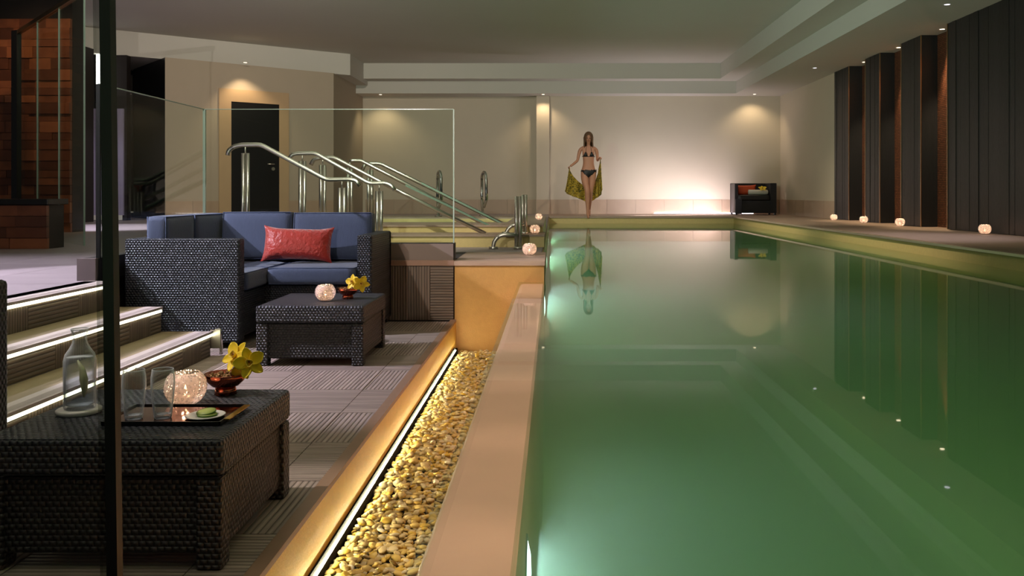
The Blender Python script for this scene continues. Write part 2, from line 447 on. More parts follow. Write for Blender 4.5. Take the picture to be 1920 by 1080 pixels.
M_clear = glass_mat('drinking_glass', (.97, .98, .98), 1.0, 1.5)
def painted_edge_sheen(m):  # white diffuse at grazing angles, painted in place of bright edge reflections
    nt = m.node_tree; out = [n for n in nt.nodes if n.type == 'OUTPUT_MATERIAL'][0]; src = out.inputs[0].links[0].from_socket
    lw = nt.nodes.new('ShaderNodeLayerWeight'); lw.inputs[0].default_value = .5
    df = nt.nodes.new('ShaderNodeBsdfDiffuse'); df.inputs[0].default_value = (.85, .86, .92, 1)
    mx = nt.nodes.new('ShaderNodeMixShader')
    nt.links.new(mth(nt, 'ADD', mth(nt, 'MULTIPLY', mth(nt, 'POWER', lw.outputs['Facing'], 2.2), .85), .025), mx.inputs[0])
    nt.links.new(src, mx.inputs[1]); nt.links.new(df.outputs[0], mx.inputs[2]); nt.links.new(mx.outputs[0], out.inputs[0])
painted_edge_sheen(M_clear)
M_drinkwater = glass_mat('drinking_water', (.84, .87, .92), 1.2, 1.4); painted_edge_sheen(M_drinkwater)

def scarf_mat():
    m, nt, b = nodes('patterned_sarong')
    tc = nt.nodes.new('ShaderNodeTexCoord'); vo = nt.nodes.new('ShaderNodeTexNoise'); vo.inputs['Scale'].default_value = 22
    vo.inputs['Detail'].default_value = 2; vo.inputs['Distortion'].default_value = 2
    nt.links.new(tc.outputs['Object'], vo.inputs['Vector'])
    cr = nt.nodes.new('ShaderNodeValToRGB'); e = cr.color_ramp.elements
    e[0].position = .42; e[0].color = lin((84, 78, 26)); e[1].position = .56; e[1].color = lin((196, 166, 56))
    nt.links.new(vo.outputs['Fac'], cr.inputs[0]); nt.links.new(cr.outputs[0], b.inputs['Base Color'])
    b.inputs['Roughness'].default_value = .7
    return m
M_scarf = scarf_mat()

# levels (metres relative to the eye of the camera)
ZD = -0.45     # pool deck and landing
ZW = -0.59     # water
ZF = -0.842    # lounge floor
ZP = -1.045    # pebble bed
XC = -0.645    # left side of pebble channel
XO, XI = -0.225, -0.060   # infinity edge wall
YE = 5.89      # end wall of the lounge
XR = 3.54      # right pool wall
YF = 17.35     # far pool edge
YW = 19.30     # far wall

# ------------------------------------------------------------------ pool, deck and floors
pool = MB()
pool.box(XI-.02, 3.6, -2.0, 8.55, -1.95, -1.80)
pool.box(XI-.02, 3.6, 8.55, YF+.1, -1.95, -1.62)
struct('pool_floor', pool, M_poolwall)
struct('pool_bench', MB().box(1.53, 3.56, -2, 8.5, -1.80, -1.61), M_poolwall)
struct('pool_bench', MB().box(1.85, 3.56, -2, 8.5, -1.61, -1.43), M_poolwall)
struct('pool_wall_right', MB().box(XR, XR+.15, -2, YF+.15, -1.9, ZD-.03), M_sand)
struct('pool_wall_far', MB().box(-.09, XR+.15, YF, YF+.15, -1.9, ZD-.03), M_sand)
struct('pool_wall_left', MB().box(-.35, -.075, YE+.02, YF+.15, -1.9, ZD-.03), M_sand)
# infinity edge wall, rounded top on the channel side
prof = [(XI, -1.9), (XI, -.612), (XI-.008, -.602), (XO+.03, -.602), (XO+.012, -.607), (XO+.003, -.622), (XO, -.65), (XO, -1.9)]
mb = MB(); vs = []; n = len(prof)
ys = [-2+i*(YE+2-.0)/24 for i in range(25)]
for y in ys: vs += [(p[0], y, p[1]) for p in prof]
fs = [(i*n+j, i*n+(j+1) % n, (i+1)*n+(j+1) % n, (i+1)*n+j) for i in range(24) for j in range(n)]
mb.add(vs, fs + [list(range(n)), [24*n+j for j in range(n)][::-1]])
struct('infinity_edge_wall', mb, M_wet)

struct('deck_right', MB().box(XR-.02, 5.3, -2, YW+.2, ZD-.035, ZD), M_deck)
struct('deck_far', MB().box(-.09, XR-.02, YF-.02, YW+.2, ZD-.035, ZD), M_deck)
struct('coping_trim', MB().box(XR-.035, XR-.02, -2, YF-.02, ZD-.030, ZD-.008), M_steel)
struct('deck_left', MB().box(-12, -.09, YE+.9, YW+.4, ZD-.2, ZD), M_gray_deck)
struct('platform_block', MB().box(-.655, -.06, YE, YE+.9, -1.3, ZD-.03), M_ochre)
pf = struct('platform_top', MB().box(-.665, -.055, YE-.01, YE+.9, ZD-.03, ZD), M_deck)
# block behind the sofa, clad in ribbed tiles
struct('platform_left_base', MB().box(-2.36, -.66, YE+.012, YE+.9, -1.3, ZD), M_slab)

# golden channel
struct('channel_wall', MB().box(XC-.10, XC, -1, YE, -1.3, ZF-.012), M_gold)
struct('channel_floor', MB().box(XC, XO, -1, YE, -1.3, ZP-.03), M_slab)
struct('floor_edge_trim', MB().box(XC-.035, XC+.002, -1, YE-.001, ZF-.012, ZF+.004), M_trim)
tr = struct('led_channel', MB().box(XC, XC+.0125, 1.0, YE-.02, ZP-.02, ZP+.020), M_matblack)
build('led_strip', MB().box(XC+.0078, XC+.0122, 1.0, YE-.12, ZP+.020, ZP+.0240), M_ledch, tr)
build('shade_lip', MB().box(XC, XC+.006, 1.0, YE-.12, ZP+.020, ZP+.040), M_matblack, tr)

# lounge floor: slab and individually laid ribbed tiles
fl = struct('floor', MB().box(-4.2, XC-.03, -1.0, YE, -1.3, ZF-.010), M_slab)
T = .403
tm = MB().box(-T/2+.0015, T/2-.0015, -T/2+.0015, T/2-.0015, -.012, 0).mesh('tile'); tm.materials.append(M_tileA)
for i in range(5):
    for j in range(-6, 5):
        x = -.815-T/2-i*T; y = 4.204-T/2+j*T
        if y+T/2 > YE+.1: continue
        o = build('tile', None, None, fl, me=tm); o.location = (x, y, ZF)
        if (i+j) % 2 == 1: o.rotation_euler = (0, 0, PI/2)
nw = .815-(-XC+.037)
nm = MB().box(-nw/2+.0015, nw/2-.0015, -T/2+.0015, T/2-.0015, -.012, 0).mesh('narrow_tile'); nm.materials.append(M_tileA)
nm2 = MB().box(-T/2+.0015, T/2-.0015, -nw/2+.0015, nw/2-.0015, -.012, 0).mesh('narrow_tile'); nm2.materials.append(M_tileA)
for j in range(-6, 5):
    y = 4.204-T/2+j*T
    if y+T/2 > YE+.1: continue
    o = build('tile', None, None, fl, me=(nm if j % 2 == 0 else nm2)); o.location = (-.815+nw/2, y, ZF)
    if j % 2: o.rotation_euler = (0, 0, PI/2)
# last strip against the end wall
for i in range(4):
    o = build('tile', MB().box(-T/2+.0015, T/2-.0015, 0, YE-(4.204+4*T) - .002, -.012, 0), M_tileA, fl) if False else None

# end wall of lounge: ribbed tiles, upright and lying
we = struct('wall_end_lounge', MB().box(-2.36, -.662, YE+.004, YE+.013, ZF-.01, ZD-.02), M_slab)
xs = [-.662, -.662-.155, -.662-.155-T, -.662-.155-2*T, -.662-.155-3*T, -2.36]
for k in range(5):
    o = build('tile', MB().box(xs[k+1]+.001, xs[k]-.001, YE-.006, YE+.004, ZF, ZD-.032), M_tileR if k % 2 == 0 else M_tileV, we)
build('coping', MB().box(-2.36, -.66, YE-.012, YE+.1, ZD-.030, ZD+.004), M_trim, we)

# landing on the left with separate stone tiles
ld = struct('landing_floor', MB().prism([(-12, 1), (-2.26, 1), (-2.26, 4.55), (-2.40, 4.55), (-2.40, YE+.9), (-12, YE+.9)], ZD-.2, ZD-.008), M_slab)
def clip_tile(x0, x1, y0, y1):
    return MB().box(x0+.002, x1-.002, y0+.002, y1-.002, ZD-.010, ZD)
S = .6
for i in range(9):
    for j in range(8):
        x1 = -2.40-i*S; y0 = 2.0+j*S
        build('tile', clip_tile(x1-S, x1, y0, y0+S), M_gray_deck, ld)
build('tile_strip', MB().box(-2.40, -2.262, 2.0, 4.55, ZD-.010, ZD), M_nosing, ld)

# ------------------------------------------------------------------ stairs with glowing nosings
def step(x, zt, x_back, y0, y1, zb, label):
    s = struct('stair_step', MB().box(x_back, x-.012, y0, y1, zb, zt-.014), M_slab)
    build('tread', MB().box(x_back, x-.085, y0, y1, zt-.014, zt), M_tread, s)
    nb = MB().box(x-.085, x-.046, y0, y1, zt-.014, zt+.001)
    for k in range(4): nb.box(x-.044+k*.008, x-.039+k*.008, y0, y1, zt-.014, zt+.001)
    nb.box(x-.012, x+.004, y0, y1, zt-.012, zt+.001)
    build('nosing', nb, M_nosing, s)
    build('led_strip', MB().box(x-.011, x+.002, y0+.01, y1-.004, zt-.026, zt-.014), M_led, s)
    yy = y1; k = 0
    while yy > y0+.02:
        yn = max(y0, yy-(.12 if k == 0 else T*(.55 if k % 2 else 1)))
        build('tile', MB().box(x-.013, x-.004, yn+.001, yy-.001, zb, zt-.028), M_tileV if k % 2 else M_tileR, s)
        yy = yn; k += 1
    build('end_panel', MB().box(x_back, x-.012, y1, y1+.008, zb, zt-.002), M_tread, s)
    return s
Y0, Y1 = 2.56, 4.55
step(-2.24, ZD, -2.40, Y0, Y1-.02, ZF, '')
step(-2.01, -.583, -2.253, Y0, Y1, ZF, '')
step(-1.765, -.713, -2.022, Y0, Y1+.02, ZF, '')
b = thing('steel_bracket', 'small steel rail bracket on the end of the lowest step beside the wicker sofa arm', 'bracket', (0, 0, 0))
build('plate', MB().box(-1.772, -1.72, 4.575, 4.582, -.80, -.705), M_steel, b)
build('post', MB().tube([(-1.765, 4.60, -.712), (-1.735, 4.60, -.706), (-1.725, 4.60, -.72), (-1.725, 4.60, -.835)], .009, 10), M_chrome, b)

# ------------------------------------------------------------------ spa platform behind
struct('spa_step_lower', MB().box(-3.4, -.075, 7.40, 7.9, ZD, -.36), M_sand)
struct('spa_step_nosing', MB().box(-3.4, -.07, 7.385, 7.9, -.36, -.345), M_deck)
g = MB(); zt = -.28
for (a, b_, c, d_) in ((-3.4, -.09, 7.84, 8.6), (-3.4, -.09, 10.3, 11.0), (-3.4, -2.9, 8.6, 10.3), (-.45, -.09, 8.6, 10.3)):
    g.box(a, b_, c, d_, ZD-.1, zt-.015)
struct('spa_surround', g, M_sand)
g = MB()
for (a, b_, c, d_) in ((-3.4, -.085, 7.825, 8.6), (-3.4, -.085, 10.3, 11.0), (-3.4, -2.9, 8.6, 10.3), (-.45, -.085, 8.6, 10.3)):
    g.box(a, b_, c, d_, zt-.015, zt)
struct('spa_coping', g, M_deck)
struct('spa_basin', MB().box(-2.95, -.42, 8.55, 10.35, ZD-.2, ZD-.1), M_poolwall)
tag(build('spa_water', MB().box(-2.9, -.45, 8.6, 10.3, zt-.06, zt-.05), M_spa), 'still dark water in the small raised spa tub behind the long handrails', 'water', kind='stuff')

# ------------------------------------------------------------------ room shell
far = struct('wall_far', MB().box(-.12, 5.4, YW, YW+.2, ZD, 2.4).box(-4.3, -.30, YW+.15, YW+.35, ZD, 2.4), M_plaster)
struct('wall_pilaster', MB().box(-.36, -.08, YW-.10, YW+.3, ZD, 2.2), M_plaster)
def skirt(x0, x1, y, n):
    w_ = (x1-x0)/n
    for k in range(n):
        build('tile', MB().box(x0+k*w_+.003, x0+(k+1)*w_-.003, y-.012, y+.002, ZD, -.135), M_skirt, far)
skirt(-.08, 4.93, YW, 8); skirt(-4.12, -.38, YW+.15, 6); skirt(-.37, -.07, YW-.10, 1)
led = struct('led_channel_far', MB().box(2.2, 4.35, YW-.06, YW-.025, ZD, ZD+.010), M_slab)
build('led_strip', MB().box(2.2, 4.35, YW-.055, YW-.03, ZD+.010, ZD+.024), M_ledfar, led)
light('wall_base_light', 'AREA', (3.2, YW-.75, ZD+.06), 15, (1.0, .85, .97), (3.1, YW+.1, 0.2), 1.1, sy=.12)
light('wall_base_light_small', 'AREA', (3.3, YW-.4, ZD+.05), 3, (1.0, .88, .98), (3.15, YW+.1, ZD+.25), 0.5, sy=.08)
light('far_wall_fill', 'AREA', (2.2, YW-1.3, ZD+.03), 42, (.96, .9, 1.0), (1.9, YW, .7), 1.2, sy=.2)

XWR = 4.95
wr = struct('wall_right', MB().box(XWR, 5.3, 15.5, YW+.05, ZD, 2.4), M_plaster)
for k in range(6):
    y = 15.52+k*.63
    build('tile', MB().box(XWR-.010, XWR+.002, y+.003, y+.627, ZD, -.135), M_skirt, wr)
struct('wall_right_niche', MB().box(5.15, 5.3, 11.0, 15.5, ZD, 2.4), M_mosaic)
def clad(name, y0, y1, n, kind='structure'):
    o = struct(name, MB().box(4.955, 5.3, y0+.01, y1, ZD, 2.2), M_black)
    w_ = (y1-y0)/n
    for k in range(n):
        dx = random.choice((0, .002, .005))
        build('plank', MB().box(4.93-dx, 4.957, y0+k*w_+.001, y0+(k+1)*w_-.001, ZD+.005, 2.14), M_darkwood, o)
    build('end_plank', MB().box(4.95, 5.16, y0, y0+.012, ZD+.005, 2.14), M_darkwood, o)
    build('corner_trim', MB().box(4.922, 4.934, y0-.006, y0+.004, ZD+.005, 2.14), M_gildtrim, o)
    return o
clad('wall_panel_column', 14.75, 15.5, 7); clad('wall_panel_column', 13.35, 13.97, 6); clad('wall_panel_column', 11.86, 12.53, 6)
big = struct('wall_right_panelled', MB().box(4.957, 5.3, 3.0, 11.05, ZD, 2.2), M_black)
w_ = .115
for k in range(68):
    y = 11.06-(k+1)*w_
    build('plank', MB().box(4.93-random.choice((0, .002, .004, .006)), 4.958, y+.001, y+w_-.001, ZD+.005, 2.14), M_darkwood, big)
build('corner_trim', MB().box(4.922, 5.0, 11.055, 11.068, ZD+.005, 2.14), M_gildtrim, big)
for y in (13.97, 12.53):
    build('corner_trim', MB().box(4.922, 4.932, y-.002, y+.008, ZD+.005, 2.14), M_gildtrim, big)

# ceiling
struct('ceiling', MB().box(-12, 5.3, -2.0, YW+.3, 2.70, 2.85), M_ceil)
struct('ceiling_beam_right', MB().box(3.47, 5.3, -2, YW+.2, 2.38, 2.70), M_ceil)
struct('ceiling_soffit_right', MB().box(3.88, 5.3, -2, YW+.2, 2.12, 2.38), M_ceil)
struct('ceiling_beam_far', MB().box(-4.0, 3.47, 18.36, YW+.5, 2.38, 2.70), M_ceil)
struct('ceiling_soffit_far', MB().box(-4.28, 3.88, 18.77, YW+.5, 2.12, 2.38), M_ceil)
struct('ceiling_bulkhead_left', MB().prism([(-3.93, 17.15), (-3.93, 19.6), (-12, 19.6), (-12, 10.95), (-4.42, 16.8)], 2.29, 2.70), M_ceil)
# left wall with the door
P1 = Vector((-6.53, 14.90)); P2 = Vector((-4.18, 16.86))
def wp(x):
    r = (x-1037)/1660; d = 20.346/(1-.834*r); return Vector((r*d, d))
u = (P2-P1).normalized(); nn = Vector((u.y, -u.x))
wl = struct('wall_left', MB().prism([P1, P2, (-4.18, YW+.2), (-5.5, YW+.2), P1-nn*.25], ZD, 2.29), M_leftwall)
def wbox(a, b_, t0, t1, z0, z1):
    p = [a+nn*t1, b_+nn*t1, b_+nn*t0, a+nn*t0]
    return MB().prism([(q.x, q.y) for q in p][::-1], z0, z1)
def zat(y, d): return (362.5-y)*d/1660
a, b_ = wp(410), wp(541); c, d_ = wp(433), wp(523)
zt_ = 1.62
build('door_surround', MB().prism([tuple(q) for q in (a, c, c+nn*.02, a+nn*.02)][::-1], ZD, zt_+.22), M_surround, wl)
build('door_surround', MB().prism([tuple(q) for q in (d_, b_, b_+nn*.02, d_+nn*.02)][::-1], ZD, zt_+.22), M_surround, wl)
build('door_head', MB().prism([tuple(q) for q in (c, d_, d_+nn*.02, c+nn*.02)][::-1], zt_, zt_+.22), M_surround, wl)
dr = struct('door_1', MB().prism([tuple(q) for q in (c, d_, d_+nn*.012, c+nn*.012)][::-1], ZD, zt_), M_black)
hx = wp(512)+nn*.03; hx0 = wp(500)+nn*.05
hd = MB().tube([(hx.x, hx.y, .53), (hx.x+nn.x*.03, hx.y+nn.y*.03, .53), (hx0.x, hx0.y, .53)], .011, 8)
build('handle', hd, M_steel, dr)
q = wp(511.5)
build('lock', MB().cyl((q.x+nn.x*.01, q.y+nn.y*.01, .445), (q.x+nn.x*.03, q.y+nn.y*.03, .445), .03, 16), M_steel, dr)
a, b_ = wp(541), wp(625)
for k in range(3):
    e0 = a.lerp(b_, k/3+.004); e1 = a.lerp(b_, (k+1)/3-.004)
    build('tile', MB().prism([tuple(q) for q in (e0, e1, e1+nn*.012, e0+nn*.012)][::-1], ZD, -.135), M_skirt, wl)
a, b_ = wp(310), wp(410)
for k in range(2):
    e0 = a.lerp(b_, k/2+.004); e1 = a.lerp(b_, (k+1)/2-.004)
    build('tile', MB().prism([tuple(q) for q in (e0, e1, e1+nn*.012, e0+nn*.012)][::-1], ZD, -.135), M_skirt, wl)
# dark corridor
struct('wall_corridor_right', MB().prism([P1, P1-nn*.25, (-7.6, 16.6), (-7.75, 16.35)], ZD, 2.29), M_black)
cb_ = struct('wall_corridor_back', MB().box(-12, -7.0, 16.5, 16.7, ZD, 2.29), M_darkbrown)
build('ledge', MB().box(-8.0, -7.3, 16.42, 16.52, -.36, -.335), M_white, cb_)
dp = struct('wall_dark_panel', MB().box(-12, -7.06, 14.66, 14.8, ZD, 2.29), M_darkbrown)
ld2 = struct('door_2', MB().box(-7.70, -7.10, 14.62, 14.66, -.36, 1.40), M_lilacdoor)
build('kick_plate', MB().box(-7.69, -7.11, 14.605, 14.62, -.44, -.36), M_white, ld2)
build('handle', MB().cyl((-7.64, 14.60, .50), (-7.64, 14.60, .56), .012, 8), M_steel, ld2)
light('corridor_spot', 'SPOT', (-6.6, 12.9, 1.2), 30, LILAC, (-7.4, 14.6, .0), .05, 60, .8)
struct('dark_pillar', MB().box(-7.52, -7.29, 13.8, 14.05, ZD, 2.29), M_darkbrown)
wlp = thing('edge_glint', 'slim white glow added for the glint on the dark glass edge at upper left', 'glint', (-7.465, 14.58, 1.95))  # added glowing strip that stands in for a highlight on the glass edge
build('backing', MB().box(-.06, .06, 0, .03, -.37, .37), M_black, wlp)
build('glow_face', MB().box(-.05, .05, -.02, .0, -.35, .35), M_glint, wlp)

# copper slate wall behind the glass screen
cw = struct('wall_copper', MB().box(-8.2, -5.56, 10.24, 10.5, ZD, 2.7), M_darkbrown)
z = ZD; r = 0
while z < 2.0:
    h = random.choice((.085, .11, .13)); x = -5.56-(.12 if r % 2 else 0)
    if r % 2: build('brick', MB().box(x, -5.562, 10.2-random.random()*.02, 10.25, z+.002, z+h-.002), M_slate, cw)
    while x > -7.6:
        w_ = random.uniform(.2, .42)
        build('brick', MB().box(x-w_+.002, x-.002, 10.21-random.random()*.03, 10.25, z+.002, z+h-.002), M_slate, cw)
        x -= w_
    z += h; r += 1
light('copper_spot', 'SPOT', (-5.3, 8.9, 2.5), 75, (1, .62, .34), (-6.0, 10.2, 1.0), .05, 75, .8)
bench = thing('copper_plinth', 'low copper slate plinth with dark slab top at the far left by the glass screen', 'plinth', (0, 0, 0))
build('body', MB().box(-6.2, -4.10, 7.18, 7.42, ZD, -.095), M_darkbrown, bench)
z = ZD; r = 0
while z < -.12:
    h = .0885; x = -4.09
    while x > -6.1:
        w_ = random.uniform(.2, .36)
        build('brick', MB().box(x-w_+.002, x-.002, 7.15+random.random()*.012, 7.19, z+.002, z+h-.002), M_slate, bench)
        x -= w_
    z += h
build('slab_top', MB().bbox(-6.2, -4.07, 7.13, 7.44, -.092, -.045, .006), M_black, bench)
light('plinth_spot', 'SPOT', (-4.6, 5.6, 2.3), 14, (1, .7, .45), (-4.8, 7.15, -.3), .05, 40, .8)

def pane(p, q, z0, z1, t=.012):
    p = Vector(p); q = Vector(q); n_ = (q-p).normalized(); n_ = Vector((n_.y, -n_.x))*t/2
    return MB().prism([tuple(v) for v in (p-n_, q-n_, q+n_, p+n_)], z0, z1)
gs = thing('glass_screen', 'tall clear glass screen of three panes in front of the copper slate wall', 'screen', (0, 0, 0))
G1 = Vector((-4.02, 7.60)); G2 = Vector((-5.76, 9.55))
for k in range(3):
    a = G1.lerp(G2, k/3+.004); b_ = G1.lerp(G2, (k+1)/3-.004)
    build('pane', pane(a, b_, ZD, 1.72), M_glasspane, gs)
    build('edge', pane(a, a.lerp(b_, .012), ZD, 1.72, .014), M_edge, gs)
build('top_rail', pane(G1, G2, 1.72, 1.76, .04), M_gildtrim, gs)
build('frame_post', pane(G2, G2+Vector((-.09, .05)), ZD, 1.76, .05), M_black, gs)
struct('screen_header', MB().prism([(G1.x, G1.y), (G1.x-.1, G1.y-.05), (-9, 9.0), (-9, 10.2), (G2.x, G2.y)], 1.80, 2.7), M_darkbrown) if False else None

# glass balustrade on its low kerb
kb = struct('kerb', MB().box(-2.43, -2.365, 4.57, 5.95, ZD, -.335).box(-2.43, -.665, 5.93, 6.05, ZD-.0, -.335), M_darkbrown)
build('kerb_end', MB().box(-2.445, -2.35, 4.545, 4.572, ZD, -.335), mat('kerb_end_stone', (112, 100, 98), .6), kb)
build('kerb_face', MB().box(-2.36, -.667, 5.918, 5.93, ZD+.004, -.337), mat('kerb_render', (126, 112, 102), .7), kb)
gb = thing('glass_balustrade', 'frameless clear glass balustrade standing on the low kerb behind the wicker sofa', 'balustrade', (0, 0, 0))
ZG = .567
build('pane', MB().box(-2.366, -2.354, 4.60, 5.98, -.335, ZG), M_glasspane, gb)
build('pane', MB().box(-2.35, -.672, 5.985, 5.997, -.335, ZG), M_glasspane, gb)
e = MB().box(-2.367, -2.353, 4.60, 5.98, ZG, ZG+.004).box(-2.35, -.672, 5.984, 5.998, ZG, ZG+.004).box(-.676, -.668, 5.984, 5.998, -.335, ZG)
e.box(-2.366, -2.350, 5.98, 5.998, -.335, ZG)
build('edge', e, M_edge, gb)
build('end_seal', MB().box(-2.37, -.235-2.115, 4.59, 4.602, -.335, ZG), M_seal, gb)
build('foot_clamp', MB().box(-.680, -.664, 5.95, 5.99, ZD+.0, -.335), M_seal, gb)

# near glass panel whose dark edge crosses the view
D = 1.5
ng = thing('glass_partition', 'near clear glass panel with a dark upright edge strip crossing the left of the view', 'glass panel', at(206, 1100, D))
ng.location = (0, 0, 0)
p0 = at(182, 0, D); p1 = at(222, 0, D)
x0, x1 = (183-1037)*D/1660, (217-1037)*D/1660
lean = .012
def slant(xa, xb, ya, yb):
    za, zb = ZF, 1.5; l0, l1 = .010, -.006-.014
    return MB().add([(xa+l0, ya, za), (xb+l0, ya, za), (xb+l0, yb, za), (xa+l0, yb, za), (xa+l1, ya, zb), (xb+l1, ya, zb), (xb+l1, yb, zb), (xa+l1, yb, zb)],
                    [(3,2,1,0),(4,5,6,7),(0,1,5,4),(1,2,6,5),(2,3,7,6),(3,0,4,7)])
xm = x0+.0125
build('edge_strip', slant(x0, xm, D-.006, D+.006), glass_mat('pale_glass_edge', (.72, .74, .72), .8), ng)
build('edge_seal', slant(xm, x1, D-.010, D+.010), M_seal, ng)
build('pane', slant(x0-1.2, x0, D-.004, D+.004), glass_mat('near_pane_glass', (.97, .98, .97), .3), ng)

# ------------------------------------------------------------------ stainless handrails
def arc(c, r, a0, a1, n=7, d=0):
    return [(c[0]+r*math.cos(R(a0+(a1-a0)*i/(n-1))), d, c[1]+r*math.sin(R(a0+(a1-a0)*i/(n-1)))) for i in range(n)]
def rail(label, pix, d, posts, r=.017, hook0=True, hook1=True, base=ZD, double=True, grp='stainless handrails behind the sofa'):
    t = thing('handrail', label, 'handrail', (at(*posts[0], d).x, d, base) if posts else tuple(at(*pix[0], d)), 0, grp)
    off = Vector(t.location)
    pts = [at(x, y, d)-off for x, y in pix]
    path = []
    # round every bend a little
    for i, p in enumerate(pts):
        if 0 < i < len(pts)-1:
            a_ = (pts[i-1]-p); c_ = (pts[i+1]-p); k = min(.03, a_.length*.3, c_.length*.3)
            path += [p+a_.normalized()*k, p+(a_.normalized()+c_.normalized())*k*.25, p+c_.normalized()*k]
        else: path.append(p)
    build('top_rail', MB().tube(path, r, 14), M_steel, t)
    for (x, y) in posts:
        tp = at(x, y, d)-off; bs = Vector((tp.x, tp.y, base-off.z))
        build('spigot', MB().cyl(tp+Vector((0, 0, .0)), tp-Vector((0, 0, .065)), .006, 8), M_steel, t)
        q = MB()
        if double:
            for s_ in (-1, 1): q.cyl(bs+Vector((s_*.0165, 0, 0)), tp+Vector((s_*.0165, 0, -.06)), .015, 12)
        else: q.cyl(bs, tp+Vector((0, 0, -.06)), .02, 12)
        build('post', q, M_steel, t)
        build('flange', MB().cyl(bs, bs+Vector((0, 0, .012)), .045, 16), M_steel, t)
    return t
rail('nearest stainless handrail, its hooked left end in front of the black door', [(427, 291), (429, 282), (438, 275), (452, 271.5), (489, 271), (612, 337), (655, 336), (668, 339), (675, 349)], 6.6, [(460, 272), (641, 337)])
rail('second stainless handrail, its lower end hooking just right of the sofa back', [(543, 297), (548, 290), (558, 288), (591, 287), (692, 344), (722, 343), (734, 348), (740, 357)], 7.1, [(567, 288), (711, 344)])
rail('third stainless handrail, the nearest of the long ones running down to the pool', [(583, 309), (588, 299), (600, 296), (626, 295), (735, 352), (910, 438)], 7.62, [(605, 296)], base=-.345)
rail('fourth stainless handrail, in the middle of the long ones running down to the pool', [(656, 302), (664, 301), (677, 301), (937, 435)], 8.3, [(656, 302)], base=-.28)
rail('fifth stainless handrail, farthest of the long ones running down to the pool', [(679, 319), (684, 309), (692, 306.5), (713, 306.5), (965, 430)], 8.6, [(694, 307)], base=-.28)
# green strips between long rails
gi = thing('sloping_green_strips', 'narrow green tinted strips between the long sloping handrails', 'glass strip', (0, 0, 0))
for (a_, b_, d_) in (((760, 349), (968, 449), 7.9), ((790, 345), (940, 420), 8.5)):
    A = at(*a_, d_); B = at(*b_, d_); h = Vector((0, 0, .018))
    build('strip', MB().add([A, B, B+h, A+h, A+Vector((0, .012, 0)), B+Vector((0, .012, 0)), B+h+Vector((0, .012, 0)), A+h+Vector((0, .012, 0))],
          [(3,2,1,0),(4,5,6,7),(0,1,5,4),(1,2,6,5),(2,3,7,6),(3,0,4,7)]), mat('green_strip', (112, 138, 118), .15), gi)

def grab(label, xb, ya, xp, yt, yb, yarm, d, r, g_):
    base_z = at(xp, yb, d).z
    t = thing('pool_grab_rail', label, 'grab rail', (at(xp, yb, d).x, d, base_z), 0, g_)
    o = Vector(t.location)
    L = lambda x, y: at(x, y, d)-o
    for s_ in (-1, 1):
        build('post', MB().cyl(L(xp, yb)+Vector((s_*r*1.05, 0, 0)), L(xp, yt)+Vector((s_*r*1.05, 0, 0)), r, 14), M_steel, t)
    a0 = L(xb, yarm+22); rr = abs(a0.z-L(xb, yarm).z)
    pts = [L(xb, yb)]
    cz = L(xb, yarm).z-rr; cx = L(xb, yb).x+rr
    for i in range(9):
        an = PI-(PI/2)*i/8; pts.append(Vector((cx+rr*math.cos(an), 0, cz+rr*math.sin(an))))
    pts.append(L(xp, yarm))
    build('bent_arm', MB().tube(pts, r*1.2, 14), M_steel, t)
    for x in (xb, xp):
        build('flange', MB().cyl(L(x, yb), L(x, yb)+Vector((0, 0, .02)), r*2.6, 18), M_steel, t)
    return t
grab('nearer steel grab rail with bent arm standing on the platform by the large tea light', 925, 0, 971.5, 368, 467, 440, 7.15, .0145, 'pool grab rails')
grab('farther steel grab rail with bent arm partly hidden behind the nearer one', 948, 0, 983, 365, 439, 421, 7.6, .013, 'pool grab rails')
def ladder(label, x, d):
    p = at(x, 407, d); t = thing('spa_ladder_rail', label, 'ladder rail', (p.x, d, -.28), 0, 'curved chrome ladder rails of the spa')
    H = .53; pts = [(0, 0, 0), (-.01, 0, .25), (-.01, 0, H-.08)]
    for i in range(9):
        an = PI-PI*i/8; pts.append((.025+.035*math.cos(an), -.11-.11*math.cos(an), H-.08+.09*math.sin(an)))
    pts += [(.062, -.23, H-.2), (.066, -.24, H-.32), (.03, -.2, H-.42)]
    build('tube', MB().tube(pts, .018, 12), M_chrome, t)
    build('flange', MB().cyl((0, 0, 0), (0, 0, .015), .045, 16), M_chrome, t)
    return t
ladder('left curved chrome ladder rail standing by the spa behind the glass', 822, 10.6)
ladder('right curved chrome ladder rail standing by the spa, right of the glass edge', 905, 10.9)

# ------------------------------------------------------------------ downlights
def downlight(x, y, z, label, m=M_spotlens, e=16, col=WARM, spot=70, tgt=None, g_='recessed ceiling downlights'):
    t = thing('downlight', label, 'ceiling light', (x, y, z), 0, g_)
    build('ring', MB().lathe([(.032, 0), (.032, -.004), (.045, -.004), (.048, 0)], 20), M_white, t)
    build('lens', MB().lathe([(.0005, -.002), (.032, -.002)], 20), m, t)
    if e: light('downlight_beam', 'SPOT', (x, y, z-.02), e, col, tgt or (x, y, z-1), .03, spot, .7)
Z2 = 2.12
downlight(-3.70, 18.98, Z2, 'leftmost downlight in the far soffit above the spa', e=24, spot=120, tgt=(-3.7, 19.3, 0))
downlight(-.21, 18.95, Z2, 'downlight in the far soffit above the plaster pilaster', e=24, spot=120, tgt=(-.21, 19.1, 0))
downlight(4.30, 18.9, Z2, 'downlight in the far soffit above the wicker armchair', e=24, spot=120, tgt=(4.35, 19.4, 0))
downlight(4.42, 14.95, Z2, 'pale downlight over the right deck beside the plain wall', M_spotcool, e=8, col=WHITE)
downlight(4.42, 9.93, Z2, 'pale downlight nearest the camera over the right deck', M_spotcool, e=8, col=LILAC)
